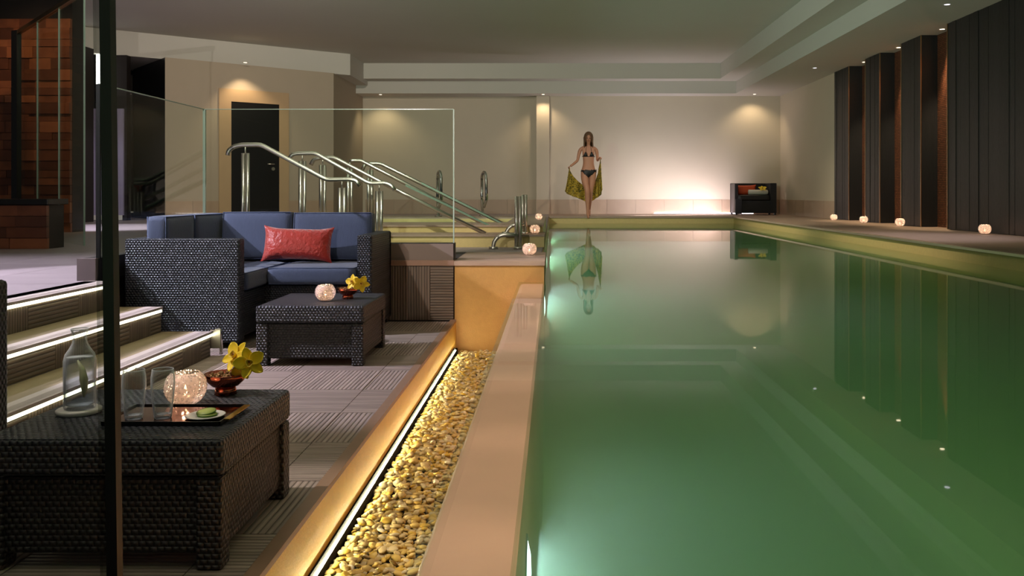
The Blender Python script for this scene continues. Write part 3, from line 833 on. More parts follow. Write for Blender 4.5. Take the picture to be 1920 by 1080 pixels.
for yy, nm_ in ((14.28, 'downlight over the farthest copper mosaic niche'), (12.86, 'downlight over the middle copper mosaic niche'), (11.42, 'downlight over the nearest and widest copper mosaic niche')):
    downlight(5.02, yy, Z2, nm_, e=190, spot=60, tgt=(5.14, yy, 1.3))
p = at(460, 118, 15.45)
downlight(p.x, p.y, 2.285, 'downlight in the bulkhead above the black door', e=45, tgt=(p.x+.02, p.y+.35, 0), spot=100)

# ------------------------------------------------------------------ wicker furniture
def cushion(sx, sy, sz, ax=2, puff=.22, n=10):
    """soft box; ax is the thin axis"""
    bm = bmesh.new(); bmesh.ops.create_cube(bm, size=2)
    bmesh.ops.subdivide_edges(bm, edges=bm.edges[:], cuts=n, use_grid_fill=True)
    S_ = (sx/2, sy/2, sz/2)
    o = [i for i in range(3) if i != ax]
    th = S_[ax]
    for v in bm.verts:
        c = [v.co[0], v.co[1], v.co[2]]
        e_ = max(abs(c[o[0]]), abs(c[o[1]]))
        # rounded corners in the wide plane and softened rim
        k = 1-puff*(e_**6)
        c2 = c[:]
        c2[ax] = c[ax]*k
        rim = 1-abs(c[ax])
        for q in o:
            c2[q] = c[q]*(1-.03*(abs(c[ax])**4))
        cn = abs(c[o[0]])*abs(c[o[1]])
        for q in o: c2[q] *= 1-.02*cn**8
        v.co = (c2[0]*S_[0], c2[1]*S_[1], c2[2]*S_[2])
    return bm
def add_cushion(parent, name, cx, cy, cz, sx, sy, sz, ax, m=M_blue, rot=None, pip=True):
    o = build(name, MB().bm(cushion(sx, sy, sz, ax), True), m, parent); o.location = (cx, cy, cz)
    if rot: o.rotation_euler = rot
    if pip:
        a = [i for i in range(3) if i != ax]; S_ = [sx/2, sy/2, sz/2]
        mbp = MB()
        for s_ in (-1, 1):
            loop = []
            for (p_, q_) in ((-1, -1), (1, -1), (1, 1), (-1, 1), (-1, -1), (1, -1)):
                v = [0, 0, 0]; v[a[0]] = p_*S_[a[0]]*.955; v[a[1]] = q_*S_[a[1]]*.955; v[ax] = s_*S_[ax]*.80
                loop.append(v)
            mbp.tube(loop[:5], .004, 6, cap=False)
        po = build('piping', mbp, M_piping, o)
    return o

SX0, SX1, SXR = -2.325, -1.700, -1.070
SY0, SYF, SYB = 4.80, 5.23, 5.855
sofa = thing('corner_sofa', 'black wicker corner sofa with blue cushions below the glass balustrade', 'sofa', (-1.7, 5.3, ZF))
def sl(x0, x1, y0, y1, z0, z1, b=.012):   # local box relative to the sofa's base
    return MB().bbox(x0+1.7, x1+1.7, y0-5.3, y1-5.3, z0-ZF, z1-ZF, b)
AT = -.247
o = build('arm', sl(SX0, SX1, SY0, SY0+.085, ZF+.03, AT), M_wicker, sofa)
o = build('arm', sl(SXR-.09, SXR, SYF, SYB, ZF+.03, AT), M_wicker, sofa)
build('back_frame', sl(SX0, SX0+.07, SY0+.06, SYB, ZF+.03, AT), M_wicker, sofa)
build('back_frame', sl(SX0, SXR, SYB-.07, SYB, ZF+.03, AT), M_wicker, sofa)
build('seat_frame', sl(SX0+.05, SX1-.01, SY0+.06, SYB-.05, ZF+.05, -.545), M_wicker, sofa)
build('seat_frame', sl(SX1-.05, SXR-.05, SYF+.02, SYB-.05, ZF+.05, -.545), M_wicker, sofa)
for (x, y) in ((SX0+.04, SY0+.04), (SX1-.04, SY0+.04), (SX0+.04, SYB-.04), (SXR-.04, SYB-.04), (SXR-.04, SYF+.04), (SX1-.04, SYF+.2)):
    build('foot', sl(x-.025, x+.025, y-.025, y+.025, ZF, ZF+.05, .004), M_black, sofa)
def cush(name, x0, x1, y0, y1, z0, z1, ax, rot=None):
    return add_cushion(sofa, name, (x0+x1)/2+1.7, (y0+y1)/2-5.3, (z0+z1)/2-ZF, x1-x0, y1-y0, z1-z0, ax, rot=rot)
cush('seat_cushion', SX0+.10, SX1+.01, SY0+.09, 5.28, -.545, -.432, 2)
cush('seat_cushion', SX0+.10, SX1+.01, 5.28, SYB-.10, -.545, -.432, 2)
cush('seat_cushion', SX1+.01, SXR-.095, SYF-.02, SYB-.10, -.545, -.432, 2)
cush('back_cushion', SX0+.065, SX0+.19, SY0+.10, 5.30, -.43, -.125, 0)
cush('back_cushion', SX0+.065, SX0+.19, 5.30, 5.78, -.43, -.125, 0)
cush('back_cushion', -2.12, -1.672, SYB-.215, SYB-.075, -.43, -.120, 1, (R(-6), 0, 0))
cush('back_cushion', -1.668, -1.155, SYB-.215, SYB-.075, -.43, -.124, 1, (R(-6), 0, 0))

def pillow(name, wx, hz, t, m, parent=None):
    nu, nv = 26, 18; vs = []; fs = []
    for side in (-1, 1):
        for j in range(nv+1):
            for i in range(nu+1):
                a_ = -1+2*i/nu; c_ = -1+2*j/nv
                th = t/2*max(0, (1-abs(a_)**2.6)*(1-abs(c_)**2.6))**.55
                pin_x = 1-.075*(1-abs(c_)**3)*abs(a_)**2*1.0; pin_z = 1-.19*(1-abs(a_)**3)*abs(c_)**2
                wr_ = .003*math.sin(5*a_+3*c_+2*math.sin(4*c_))*(abs(a_)**2)
                vs.append((a_*wx/2*pin_x, side*(th+wr_*(th > .004)), c_*hz/2*pin_z))
    n1 = (nu+1)*(nv+1)
    for s_ in range(2):
        for j in range(nv):
            for i in range(nu):
                a_ = s_*n1+j*(nu+1)+i; f_ = (a_, a_+1, a_+nu+2, a_+nu+1)
                fs.append(f_ if s_ == 0 else f_[::-1])
    return build(name, MB().add(vs, fs, True), m, parent)
pl = thing('throw_pillow', 'shiny red satin throw pillow leaning on the blue sofa cushions', 'pillow', (-1.585, 5.50, -.315))
po = pillow('cover', .43, .235, .12, M_red, pl); po.rotation_euler = (R(-20), R(2), R(7))

def wicker_table(label, x0, x1, y0, y1, g_):
    cx, cy = (x0+x1)/2, (y0+y1)/2; hx, hy = (x1-x0)/2, (y1-y0)/2
    t = thing('wicker_coffee_table', label, 'table', (cx, cy, ZF), 0, g_)
    H = .293
    build('lid', MB().bbox(-hx, hx, -hy, hy, H-.083, H, .012), M_wicker, t)
    build('body', MB().bbox(-hx+.012, hx-.012, -hy+.012, hy-.012, .035, H-.086, .006), M_wicker_b, t)
    for sx in (-1, 1):
        for sy in (-1, 1):
            build('leg', MB().bbox(min(sx*hx*.99, sx*(hx-.06)), max(sx*hx*.99, sx*(hx-.06)), min(sy*hy*.99, sy*(hy-.06)), max(sy*hy*.99, sy*(hy-.06)), .0, H-.086, .006), M_wicker_b, t)
    return t
wicker_table('black wicker coffee table nearest the camera holding the carafe and glasses', -1.287, -.737, 1.97, 2.49, 'low wicker tables')
wicker_table('black wicker coffee table in front of the blue corner sofa', -1.451, -.922, 4.31, 4.88, 'low wicker tables')

ns = thing('wicker_armchair', 'black wicker seat cut off at the left edge beside the near table', 'armchair', (-1.85, 2.2, ZF))
build('arm', MB().bbox(.0, .303, -.28, .32, .0, .598, .014), M_wicker_b, ns)
build('seat', MB().bbox(-.6, .0, -.28, .32, .0, .3, .01), M_wicker_b, ns)
add_cushion(ns, 'seat_cushion', -.3, .0, .35, .58, .56, .11, 2)
build('back_frame', MB().bbox(-.68, -.6, -.28, .32, .0, .598, .01), M_wicker_b, ns)

# far armchair
ac = thing('wicker_armchair', 'dark wicker armchair at the far end with an orange pillow and rolled towel', 'armchair', (4.21, 18.62, ZD))
H = .665
build('back_frame', MB().bbox(-.43, .43, .20, .30, .04, H, .01), M_wicker_b, ac)
build('arm', MB().bbox(-.43, -.36, -.2, .25, .04, H-.01, .01), M_wicker_b, ac)
build('arm', MB().bbox(.30, .43, -.25, .25, .04, H, .01), M_wicker_b, ac)
build('seat_frame', MB().bbox(-.40, .32, -.24, .25, .04, .30, .01), M_wicker_b, ac)
build('front_panel', MB().bbox(-.43, -.29, -.265, -.235, .03, .33, .008), M_wicker, ac)
add_cushion(ac, 'seat_cushion', -.04, -.02, .36, .66, .46, .12, 2, M_darkbrown, pip=False)
for x in (-.4, .4):
    for y in (-.22, .26): build('foot', MB().box(x-.02, x+.02, y-.02, y+.02, 0, .045), M_black, ac)
p2 = thing('throw_pillow', 'orange red pillow against the back of the far armchair', 'pillow', (4.05, 18.74, ZD+.52))
o = pillow('cover', .50, .24, .12, mat('orange_red_cloth', (206, 78, 34), .6), p2); o.rotation_euler = (R(-12), 0, 0)
tw = thing('rolled_towel', 'white rolled towel lying on the seat of the far armchair', 'towel', (4.28, 18.5, ZD+.475))
mb = MB().tube([(-.20, 0, 0), (-.195, 0, 0), (.19, 0, 0), (.20, 0, 0)], [.04, .052, .052, .042], 20)
build('roll', mb, M_towel, tw)
sp = MB(); pts = [(.203, .01*k/3*math.cos(k*.7), .01*k/3*math.sin(k*.7)) for k in range(1, 15)]
sp.tube(pts, .004, 6); build('spiral_end', sp, mat('towel_shadow_fold', (170, 160, 144), .9), tw)

# ------------------------------------------------------------------ table top things
ZT = ZF+.293
def globe(label, x, y, z, r=.05, watts=.2, strong=1, g_='cut glass tea light globes'):
    t = thing('tea_light_globe', label, 'candle holder', (x, y, z), 0, g_)
    prof = []
    n_ = 26
    for j in range(n_+1):
        ph = -PI*.5+.42+(PI*.5-.42+PI*.27)*j/n_
        prof.append((r*1.0*math.cos(ph), r*.98*math.sin(ph)+r*.9))
    zz = prof[0][1]
    prof = [(.0005, 0), (prof[0][0], 0)]+[(a_, b_-zz) for a_, b_ in prof]
    nr = len(prof)
    def fn(a_, s_): return 1+.035*math.cos(18*a_+(PI if int(s_*14) % 2 else 0))*abs(math.sin(s_*14*PI))*(s_ > .08)
    build('bowl', MB().lathe(prof, 72, fn=fn), M_globe, t)
    build('candle', MB().lathe([(.0005, .002), (r*.36, .002), (r*.36, r*.42), (.0005, r*.42)], 18), M_wax, t)
    build('flame', MB().lathe([(.0005, r*.46), (r*.07, r*.56), (r*.09, r*.66), (r*.05, r*.82), (.0005, r*1.0)], 10), M_flame, t)
    light('candle_glow', 'POINT', (x, y, z+r*.8), watts, (1, .66, .42), size=r*.2)
    return t
globe('tea light globe beside the copper bowl on the near table', -.955, 2.30, ZT, .052, .16)
globe('tea light globe beside the copper bowl on the table before the sofa', at(610, 0, 4.52).x, 4.52, ZT, .051, .16)
globe('largest of the three tea light globes at the pool corner, beside the nearer grab rail', at(993, 0, 6.5).x, 6.45, ZD, .052, .2)
globe('middle of the three tea light globes at the pool corner, on the step', at(1003, 0, 7.6).x, 7.58, -.345, .045, .15)
globe('farthest of the three tea light globes at the pool corner', at(1010.5, 0, 9.5).x, 9.4, -.28, .038, .12)
for (x, y, r_, nm_) in ((4.76, 14.85, .058, 'tea light globe before the farthest dark wall column'), (4.77, 13.45, .062, 'tea light globe before the middle dark wall column'),
                        (4.80, 12.12, .065, 'tea light globe before the nearest dark wall column'), (4.80, 9.74, .066, 'tea light globe before the wide dark plank wall')):
    globe(nm_, x-.05, y, ZD, r_, .45)

def bowl(label, x, y, g_='copper bowls of pebbles'):
    t = thing('copper_bowl', label, 'bowl', (x, y, ZT), 0, g_)
    build('foot', MB().lathe([(.0005, 0), (.030, 0), (.028, .012), (.026, .020), (.0005, .020)], 36), M_copper, t)
    build('cup', MB().lathe([(.020, .018), (.036, .024), (.050, .038), (.057, .056), (.0555, .057), (.048, .040), (.034, .028), (.0005, .024)], 48), M_copper, t)
    mb_ = MB(); rnd = random.Random(5)
    for k in range(90):
        a_ = rnd.random()*6.28; q_ = .046*math.sqrt(rnd.random()); s_ = rnd.uniform(.0035, .0065)
        bm = bmesh.new(); bmesh.ops.create_icosphere(bm, subdivisions=1, radius=s_)
        mb_.bm(bm, True, Matrix.Translation((q_*math.cos(a_), q_*math.sin(a_), .047+rnd.random()*.006)))
    o = build('gravel', mb_, mat('bronze_gravel', (150, 110, 70), .2, .6), t); o['kind'] = 'stuff'
    return t
bx1, by1 = -.897, 2.425
bowl('copper footed bowl with two orchids at the back of the near table', bx1, by1)
bx2, by2 = at(652, 0, 4.62).x, 4.62
bowl('copper footed bowl with orchids on the table before the sofa', bx2, by2)

def petal_mesh(L, W, curl, name):
    nu, nv = 8, 6; vs = []; fs = []
    for i in range(nu+1):
        s_ = i/nu; wd = W/2*math.sin(PI*min(1, (s_*.88+.10)))**.75
        if i == nu: wd = W*.03
        for j in range(nv+1):
            q_ = -1+2*j/nv
            vs.append((s_*L, q_*wd, curl*L*(s_**2)+(q_**2)*wd*.35-.02*L*math.sin(s_*PI)))
    for i in range(nu):
        for j in range(nv):
            a_ = i*(nv+1)+j; fs.append((a_, a_+nv+1, a_+nv+2, a_+1))
    me = MB().add(vs, fs, True).mesh(name); me.materials.append(M_petal); return me
PM = petal_mesh(.042, .036, .22, 'petal'); PS = petal_mesh(.042, .028, .12, 'petal')
def orchid(label, loc, nrm, roll=0, sc_=1, g_='yellow orchids'):
    t = thing('orchid_flower', label, 'flower', loc, 0, g_)
    t.rotation_euler = (Vector(nrm).to_track_quat('Z', 'Y') @ Matrix.Rotation(roll, 4, 'Z').to_quaternion()).to_euler()
    t.scale = (sc_,)*3
    for k in range(5):
        o = build('petal', None, None, t, me=(PM if k in (1, 4) else PS)); o.rotation_euler = (0, 0, PI/2+k*2*PI/5)
        o.location = (.003*math.cos(PI/2+k*2*PI/5), .003*math.sin(PI/2+k*2*PI/5), .001*k)
        sd = o.modifiers.new('thick', 'SOLIDIFY'); sd.thickness = .0008
    build('lip', MB().lathe([(.003, .001), (.006, .006), (.009, .012), (.0105, .017), (.0095, .017), (.006, .009), (.0005, .004)], 14,
          fn=lambda a_, s_: 1+.25*s_*math.cos(3*a_)), M_lip, t)
    build('column', MB().tube([(0, .002, .002), (0, .004, .010), (0, .001, .015)], [.003, .003, .002], 8), M_throat, t)
    return t
def PT(x, y, d): return at(x, y, d)
orchid('yellow orchid facing right, on the right rim of the near copper bowl', PT(468, 680, 2.37), (.25, -1, .15), .3, .95)
orchid('yellow orchid facing left, at the back of the near copper bowl', PT(443, 668, 2.41), (-.55, -.8, .5), -.5, 1.0)
orchid('yellow orchid on the left of the pair in the bowl before the sofa', PT(662, 529, 4.60), (-.4, -.8, .3), .2, .95)
orchid('yellow orchid drooping on the right of the pair in the bowl before the sofa', PT(677, 532, 4.57), (.4, -1, .0), .8, 1.0)
orchid('yellow orchid half hidden low between the two others in the near copper bowl', PT(455, 688, 2.40), (-.1, -.9, -.4), .9, .8)
orchid('small yellow flower lying on the rolled white towel', (4.36, 18.44, ZD+.545), (0, -.6, .8), 0, 2.0)

M_rim_glint = mat('glass_rim_glint', (200, 204, 212), .1)  # pale colour painted for the highlight along the glass rims
M_base = glass_mat('thick_glass_base', (.86, .88, .90), 1.6, 1.9); painted_edge_sheen(M_base)
# carafe on its marble coaster
cx, cy = -1.184, 2.215
t = thing('marble_coaster', 'round white marble coaster under the water carafe', 'coaster', (cx-.002, cy, ZT))
build('disc', MB().lathe([(.0005, 0), (.050, 0), (.0525, .002), (.0525, .010), (.050, .012), (.0005, .012)], 48), M_white, t)
t = thing('water_carafe', 'clear glass carafe of water with a lemon slice on the marble coaster', 'carafe', (cx, cy, ZT+.012))
outer = [(.0005, 0), (.034, 0), (.037, .004), (.0375, .12), (.034, .135), (.024, .150), (.017, .165), (.0155, .178), (.019, .192), (.021, .198)]
inner = [(.0195, .198), (.0175, .192), (.0135, .178), (.015, .164), (.022, .149), (.032, .134), (.0355, .12), (.0352, .014), (.033, .010), (.0005, .010)]
build('glass', MB().lathe(outer+inner, 48), M_clear, t)
build('rim', MB().tube([(.0202*math.cos(a_), .0202*math.sin(a_), .198) for a_ in [2*PI*k/32 for k in range(33)]], .0011, 6, cap=False), M_rim_glint, t)
build('water', MB().lathe([(.0005, .0104), (.0325, .0104), (.0345, .0145), (.0348, .128), (.0005, .128)], 40), M_drinkwater, t)
mb = MB(); n_ = 20
for s_ in (-1, 1):
    pass
build('lemon_slice', MB().tube([(-.010, .008, .118), (.003, .006, .095), (.008, .004, .070), (.012, .0, .045), (.011, -.002, .028)], [.002, .007, .010, .007, .002], 8), mat('lemon_flesh', (206, 196, 140), .5), t)

# serving tray
tx0, tx1, ty0, ty1 = -1.065, -.785, 2.085, 2.262
t = thing('serving_tray', 'dark lacquer tray with copper face under the two glasses', 'tray', (0, 0, ZT))
build('base', MB().bbox(tx0, tx1, ty0, ty1, .0, .006, .002), M_black, t)
build('copper_face', MB().box(tx0+.004, tx1-.004, ty0+.004, ty1-.004, .006, .0072), mat('dark_copper_face', (150, 96, 80), .08, 1.0), t)
q = MB().box(tx0, tx1, ty0, ty0+.003, .004, .011).box(tx0, tx1, ty1-.003, ty1, .004, .011).box(tx0, tx0+.003, ty0, ty1, .004, .011).box(tx1-.003, tx1, ty0, ty1, .004, .011)
build('rim', q, M_black, t)
build('gold_handle', MB().box(tx1+.002, tx1+.016, ty0+.02, ty1-.015, .0105, .013), mat('brushed_gold', (196, 160, 70), .3, 1.0), t)
for k, (x, y, nm_) in enumerate(((-1.006, 2.125, 'left empty glass tumbler on the tray, next to the dark glass edge'), (-.941, 2.135, 'right empty glass tumbler on the tray, before the tea light globe'))):
    t = thing('glass_tumbler', nm_, 'glass', (x, y, ZT+.0072), 0, 'tumblers on the tray')
    o_ = [(.0005, 0), (.019, 0), (.0205, .004), (.0245, .045), (.0275, .08), (.027, .1), (.0245, .118)]
    i_ = [(.0235, .118), (.0258, .1), (.0262, .08), (.0232, .045), (.0195, .012), (.0005, .009)]
    build('glass', MB().lathe(o_+i_, 44), M_clear, t)
    build('rim', MB().tube([(.024*math.cos(a_), .024*math.sin(a_), .118) for a_ in [2*PI*k/32 for k in range(33)]], .0008, 6, cap=False), M_rim_glint, t)
    build('base', MB().lathe([(.0005, .0005), (.0185, .0005), (.0195, .004), (.0185, .0105), (.0005, .009)], 36), M_base, t)
px, py = -.842, 2.145
t = thing('small_plate', 'small round white plate on the right of the tray', 'plate', (px, py, ZT+.0072))
build('dish', MB().lathe([(.0005, 0), (.030, 0), (.045, .004), (.047, .006), (.044, .007), (.030, .0035), (.0005, .0035)], 44), M_white, t)
for k, (dx, dy, dz, tl, nm_) in enumerate(((.004, .0, .0045, 0, 'lower lime slice lying on the small plate'), (-.002, .01, .009, 8, 'upper lime slice resting on the other slice'))):
    t = thing('lime_slice', nm_, 'fruit slice', (px+dx, py+dy, ZT+.0072+dz), 0, 'lime slices')
    t.rotation_euler = (R(tl), R(-tl/2), 0)
    build('flesh', MB().lathe([(.0005, 0), (.0215, 0), (.0215, .003), (.0005, .003)], 28), M_lime, t)
    build('rind', MB().lathe([(.0213, -.0002), (.0232, -.0002), (.0232, .0032), (.0213, .0032)], 28, close=True), M_rind, t)

# ------------------------------------------------------------------ pebbles
rnd = random.Random(11)
var = []
for k in range(6):
    bm = bmesh.new(); bmesh.ops.create_icosphere(bm, subdivisions=2 if k < 0 else 1, radius=1)
    for v in bm.verts: v.co *= 1+rnd.uniform(-.07, .07)
    var.append(([v.co.copy() for v in bm.verts], [[q.index for q in f.verts] for f in bm.faces])); bm.free()
pe = []
y = 1.45
while y < YE-.015:
    x = XC+.03
    while x < XO-.008:
        pe.append((x+rnd.uniform(-.007, .007), y+rnd.uniform(-.007, .007), 0)); x += .0225
    y += .0182
extra = []
for _ in range(1300):
    extra.append((rnd.uniform(XC+.03, XO-.01), rnd.uniform(1.45, YE-.02), 1))
allp = pe+extra
def pm(x, y, l):
    s_ = rnd.uniform(.80, 1.25)*(1.25 if rnd.random() < .12 else 1)
    sc3 = Matrix.Diagonal((.0160*s_, .0118*s_, .0062*s_, 1))
    rot = Matrix.Rotation(rnd.uniform(0, 2*PI), 4, 'Z') @ Matrix.Rotation(rnd.gauss(0, .28), 4, 'X') @ Matrix.Rotation(rnd.gauss(0, .28), 4, 'Y')
    z = ZP+(-.012 if l == 0 else 0)+rnd.uniform(-.004, .005)
    return Matrix.Translation((x, y, z)) @ Matrix.Rotation(rnd.uniform(0, 6.3), 4, 'Z') @ rot @ sc3
allp.sort(key=lambda p: (p[1]))
vis = [p for p in allp if p[1] > 2.36]
hid = [p for p in allp if p[1] <= 2.36]
ones = vis[:300]; rest = vis[300:]+hid
vm = []
for (vv, ff) in var:
    me = MB().add(vv, ff, True).mesh('pebble'); me.materials.append(M_pebble); vm.append(me)
for p in ones:
    o = build('pebble', None, None, me=rnd.choice(vm)); o.matrix_world = pm(*p)
    tag(o, 'small flat cream pebble among the nearest ones in the lit channel', 'pebble', 'nearest pebbles in the lit channel')
mb = MB()
for p in rest:
    vv, ff = rnd.choice(var); M_ = pm(*p); mb.add([M_ @ v for v in vv], ff, True)
tag(build('pebble_bed', mb, M_pebble), 'bed of cream pebbles filling the lit channel beside the pool', 'pebbles', 'pebbles in the lit channel', 'stuff')

# ------------------------------------------------------------------ pool lamps and water
for (py_, pz) in ((1.96, -0.84), (5.66, -0.72), (9.6, -0.75), (13.6, -0.75)):
    xw = XI if py_ < YE else -.075
    t = thing('pool_lamp', {1.96: 'underwater lamp nearest the camera in the left pool wall', 5.66: 'underwater lamp in the left pool wall at the end of the lounge', 9.6: 'underwater lamp in the left pool wall below the spa', 13.6: 'farthest underwater lamp in the left pool wall'}[py_], 'pool light', (xw, py_, pz), 0, 'underwater pool lamps')
    t.rotation_euler = (0, PI/2, 0)
    build('ring', MB().lathe([(.07, 0), (.07, .004), (.08, .004), (.082, 0)], 28), M_steel, t)
    build('lens', MB().lathe([(.0005, .012), (.04, .010), (.069, .003)], 28), M_poollens, t)
xo, xi, xr, xb = XO-.003, XI-.003, XR+.003, -.078
y0_, y1_, ye = -2, YF+.003, YE-.002
z1, z2, z3 = ZW, -.606, -1.803
P_ = {'A': (xo, y0_), 'G': (xi, y0_), 'B': (xr, y0_), 'C': (xr, y1_), 'D': (xb, y1_), 'E': (xb, ye), 'H': (xi, ye), 'F': (xo, ye)}
keys = [k+n_ for k in 'AGBCDEHF' for n_ in '123']
vv = [(*P_[k[0]], {'1': z1, '2': z2, '3': z3}[k[1]]) for k in keys]
ix = {k: i for i, k in enumerate(keys)}
ff = ['A1 G1 B1 C1 D1 E1 F1', 'A2 F2 E2 H2 G2', 'A1 A2 G2 G1', 'G1 G2 G3 B3 B1', 'A1 F1 F2 A2', 'F1 E1 E2 F2', 'E2 E3 H3 H2', 'G2 H2 H3 G3', 'B1 B3 C3 C1', 'C1 C3 D3 D1', 'D1 D3 E3 E2 E1', 'G3 H3 E3 D3 C3 B3']
wbm = bmesh.new(); wv = [wbm.verts.new(v) for v in vv]
for f in ff: wbm.faces.new([wv[ix[k]] for k in f.split()])
bmesh.ops.delete(wbm, geom=[v for v in wbm.verts if not v.link_faces], context='VERTS')
bmesh.ops.recalc_face_normals(wbm, faces=wbm.faces[:])
wt = MB().bm(wbm, False)
tag(build('pool_water', wt, M_water), 'still green pool water reflecting the far wall and the woman', 'water', kind='stuff')

# ------------------------------------------------------------------ the woman
def skin(name, chains, root=0, sub=2, m=None, parent=None):
    """chains: list of lists of (x,y,z,rx,ry); shared joints are merged by position"""
    pts = []; idx = {}; edges = []; rad = []
    for ch in chains:
        prev = None
        for (x, y, z, rx, ry) in ch:
            k = (round(x, 4), round(y, 4), round(z, 4))
            if k not in idx: idx[k] = len(pts); pts.append((x, y, z)); rad.append((rx, ry))
            if prev is not None: edges.append((prev, idx[k]))
            prev = idx[k]
    me = bpy.data.meshes.new(name); me.from_pydata(pts, edges, []); me.update()
    o = bpy.data.objects.new(name, me); C.objects.link(o)
    sk = o.modifiers.new('skin', 'SKIN'); sk.use_smooth_shade = True; sk.use_x_symmetry = False
    for i, v in enumerate(me.skin_vertices[0].data): v.radius = rad[i]; v.use_root = (i == root)
    sb = o.modifiers.new('sub', 'SUBSURF'); sb.levels = sub; sb.render_levels = sub
    dg = bpy.context.evaluated_depsgraph_get(); ev = o.evaluated_get(dg)
    m2 = bpy.data.meshes.new_from_object(ev); m2.name = name
    bpy.data.objects.remove(o)
    for p in m2.polygons: p.use_smooth = True
    m2.materials.clear(); m2.materials.append(m)
    o = bpy.data.objects.new(name, m2); C.objects.link(o)
    if parent: o.parent = parent
    return o
W = thing('person', 'woman in a black bikini stepping off the far pool edge holding a patterned cloth', 'person', (.70, 17.50, ZD))
body = skin('body', [
    [(0, 0, .90, .150, .095), (0, -.005, .97, .130, .088), (0, -.01, 1.06, .112, .080), (0, -.01, 1.16, .122, .090), (0, -.005, 1.27, .125, .088), (0, .005, 1.355, .075, .060), (0, .005, 1.40, .038, .042), (0, -.01, 1.445, .040, .044), (0, -.028, 1.49, .056, .066), (0, -.030, 1.545, .070, .082), (0, -.022, 1.60, .066, .078), (0, -.018, 1.635, .035, .045)],
    [(0, -.005, 1.27, .125, .088), (-.115, .0, 1.345, .044, .044), (-.165, .0, 1.315, .042, .042), (-.195, -.005, 1.20, .034, .034), (-.215, -.015, 1.10, .028, .028), (-.265, -.05, 1.055, .029, .029), (-.335, -.085, 1.00, .019, .022), (-.365, -.095, .982, .016, .028)],
    [(0, -.005, 1.27, .125, .088), (.115, .0, 1.34, .044, .044), (.155, .0, 1.31, .042, .042), (.175, .02, 1.20, .034, .034), (.180, .03, 1.10, .028, .028), (.195, -.03, 1.115, .028, .028), (.212, -.10, 1.145, .019, .021), (.220, -.125, 1.158, .016, .027)],
    [(0, 0, .90, .150, .095), (-.085, -.01, .82, .088, .090), (-.070, -.06, .68, .074, .076), (-.035, -.13, .53, .054, .055), (-.030, -.14, .48, .050, .052), (-.028, -.115, .38, .052, .054), (-.025, -.12, .25, .038, .040), (-.020, -.13, .10, .026, .028), (-.018, -.13, .045, .028, .032), (-.014, -.175, -.005, .028, .020), (-.010, -.205, -.038, .024, .014)],
    [(0, 0, .90, .150, .095), (.085, .01, .82, .086, .088), (.070, .0, .68, .070, .072), (.045, -.01, .52, .052, .053), (.040, .0, .47, .048, .050), (.035, .06, .37, .050, .050), (.030, .12, .25, .036, .038), (.025, .18, .13, .026, .028), (.025, .17, .085, .028, .030), (.025, .11, .030, .028, .020), (.025, .07, .014, .026, .014)],
], m=M_skin, parent=W, sub=3)
bust = MB()
for sx in (-1, 1):
    bm = bmesh.new(); bmesh.ops.create_uvsphere(bm, u_segments=20, v_segments=14, radius=1)
    bust.bm(bm, True, Matrix.Translation((sx*.062, -.062, 1.215)) @ Matrix.Diagonal((.056, .046, .054, 1)))
build('bust', bust, M_skin, W)
# bikini top: triangular cups that follow the bust, straps and band
for sx in (-1, 1):
    vs = []; fs = []; n_ = 8
    for i in range(n_+1):
        for j in range(n_+1):
            h_ = i/n_; q_ = -1+2*j/n_
            xx = sx*.066+q_*.052*(1-h_)*1.0 - sx*.012*h_; zz = 1.172+.108*h_
            e_ = 1-((xx-sx*.062)/.060)**2-((zz-1.215)/.060)**2
            yy = -.062-.0495*math.sqrt(max(.0, e_))-.004
            vs.append((xx, yy, zz))
    for i in range(n_):
        for j in range(n_):
            a_ = i*(n_+1)+j; fs.append((a_, a_+1, a_+n_+2, a_+n_+1))
    o = build('bikini_cup', MB().add(vs, fs, True), M_bikini, W); sd = o.modifiers.new('t', 'SOLIDIFY'); sd.thickness = .003
    build('neck_strap', MB().tube([(sx*.054, -.078, 1.278), (sx*.050, -.066, 1.33), (sx*.040, -.035, 1.385), (sx*.03, .02, 1.41)], .004, 6), M_bikini, W)
band = [(.128*math.cos(a_), -.006+.098*math.sin(a_), 1.175) for a_ in [2*PI*k/28 for k in range(29)]]
build('bikini_band', MB().tube(band, .0045, 6, cap=False), M_bikini, W)
# bikini bottom lifted off the body surface itself
bm = bmesh.new(); bm.from_mesh(body.data); kill = []
for f in bm.faces:
    c_ = f.calc_center_median(); z_ = c_.z; ok = .76 < z_ < .915 and abs(c_.x) < .19
    if ok:
        top = .912; width = .155*max(0, (z_-.765)/(top-.765))**.8
        if c_.y < .0: ok = z_ < top and (abs(c_.x) < width or z_ > .885)
        else: ok = abs(c_.x) < .145*max(0, (z_-.76)/.1)**.5+.0 or z_ > .885
    if not ok: kill.append(f)
bmesh.ops.delete(bm, geom=kill, context='FACES')
bm.normal_update()
for v in bm.verts: v.co += v.normal*.004
o = build('bikini_bottom', MB().bm(bm, True), M_bikini, W); sd = o.modifiers.new('t', 'SOLIDIFY'); sd.thickness = .004
build('side_tie', MB().tube([(.150, -.02, .90), (.158, -.05, .915), (.150, -.05, .89), (.152, -.045, .86)], .005, 6), M_bikini, W)
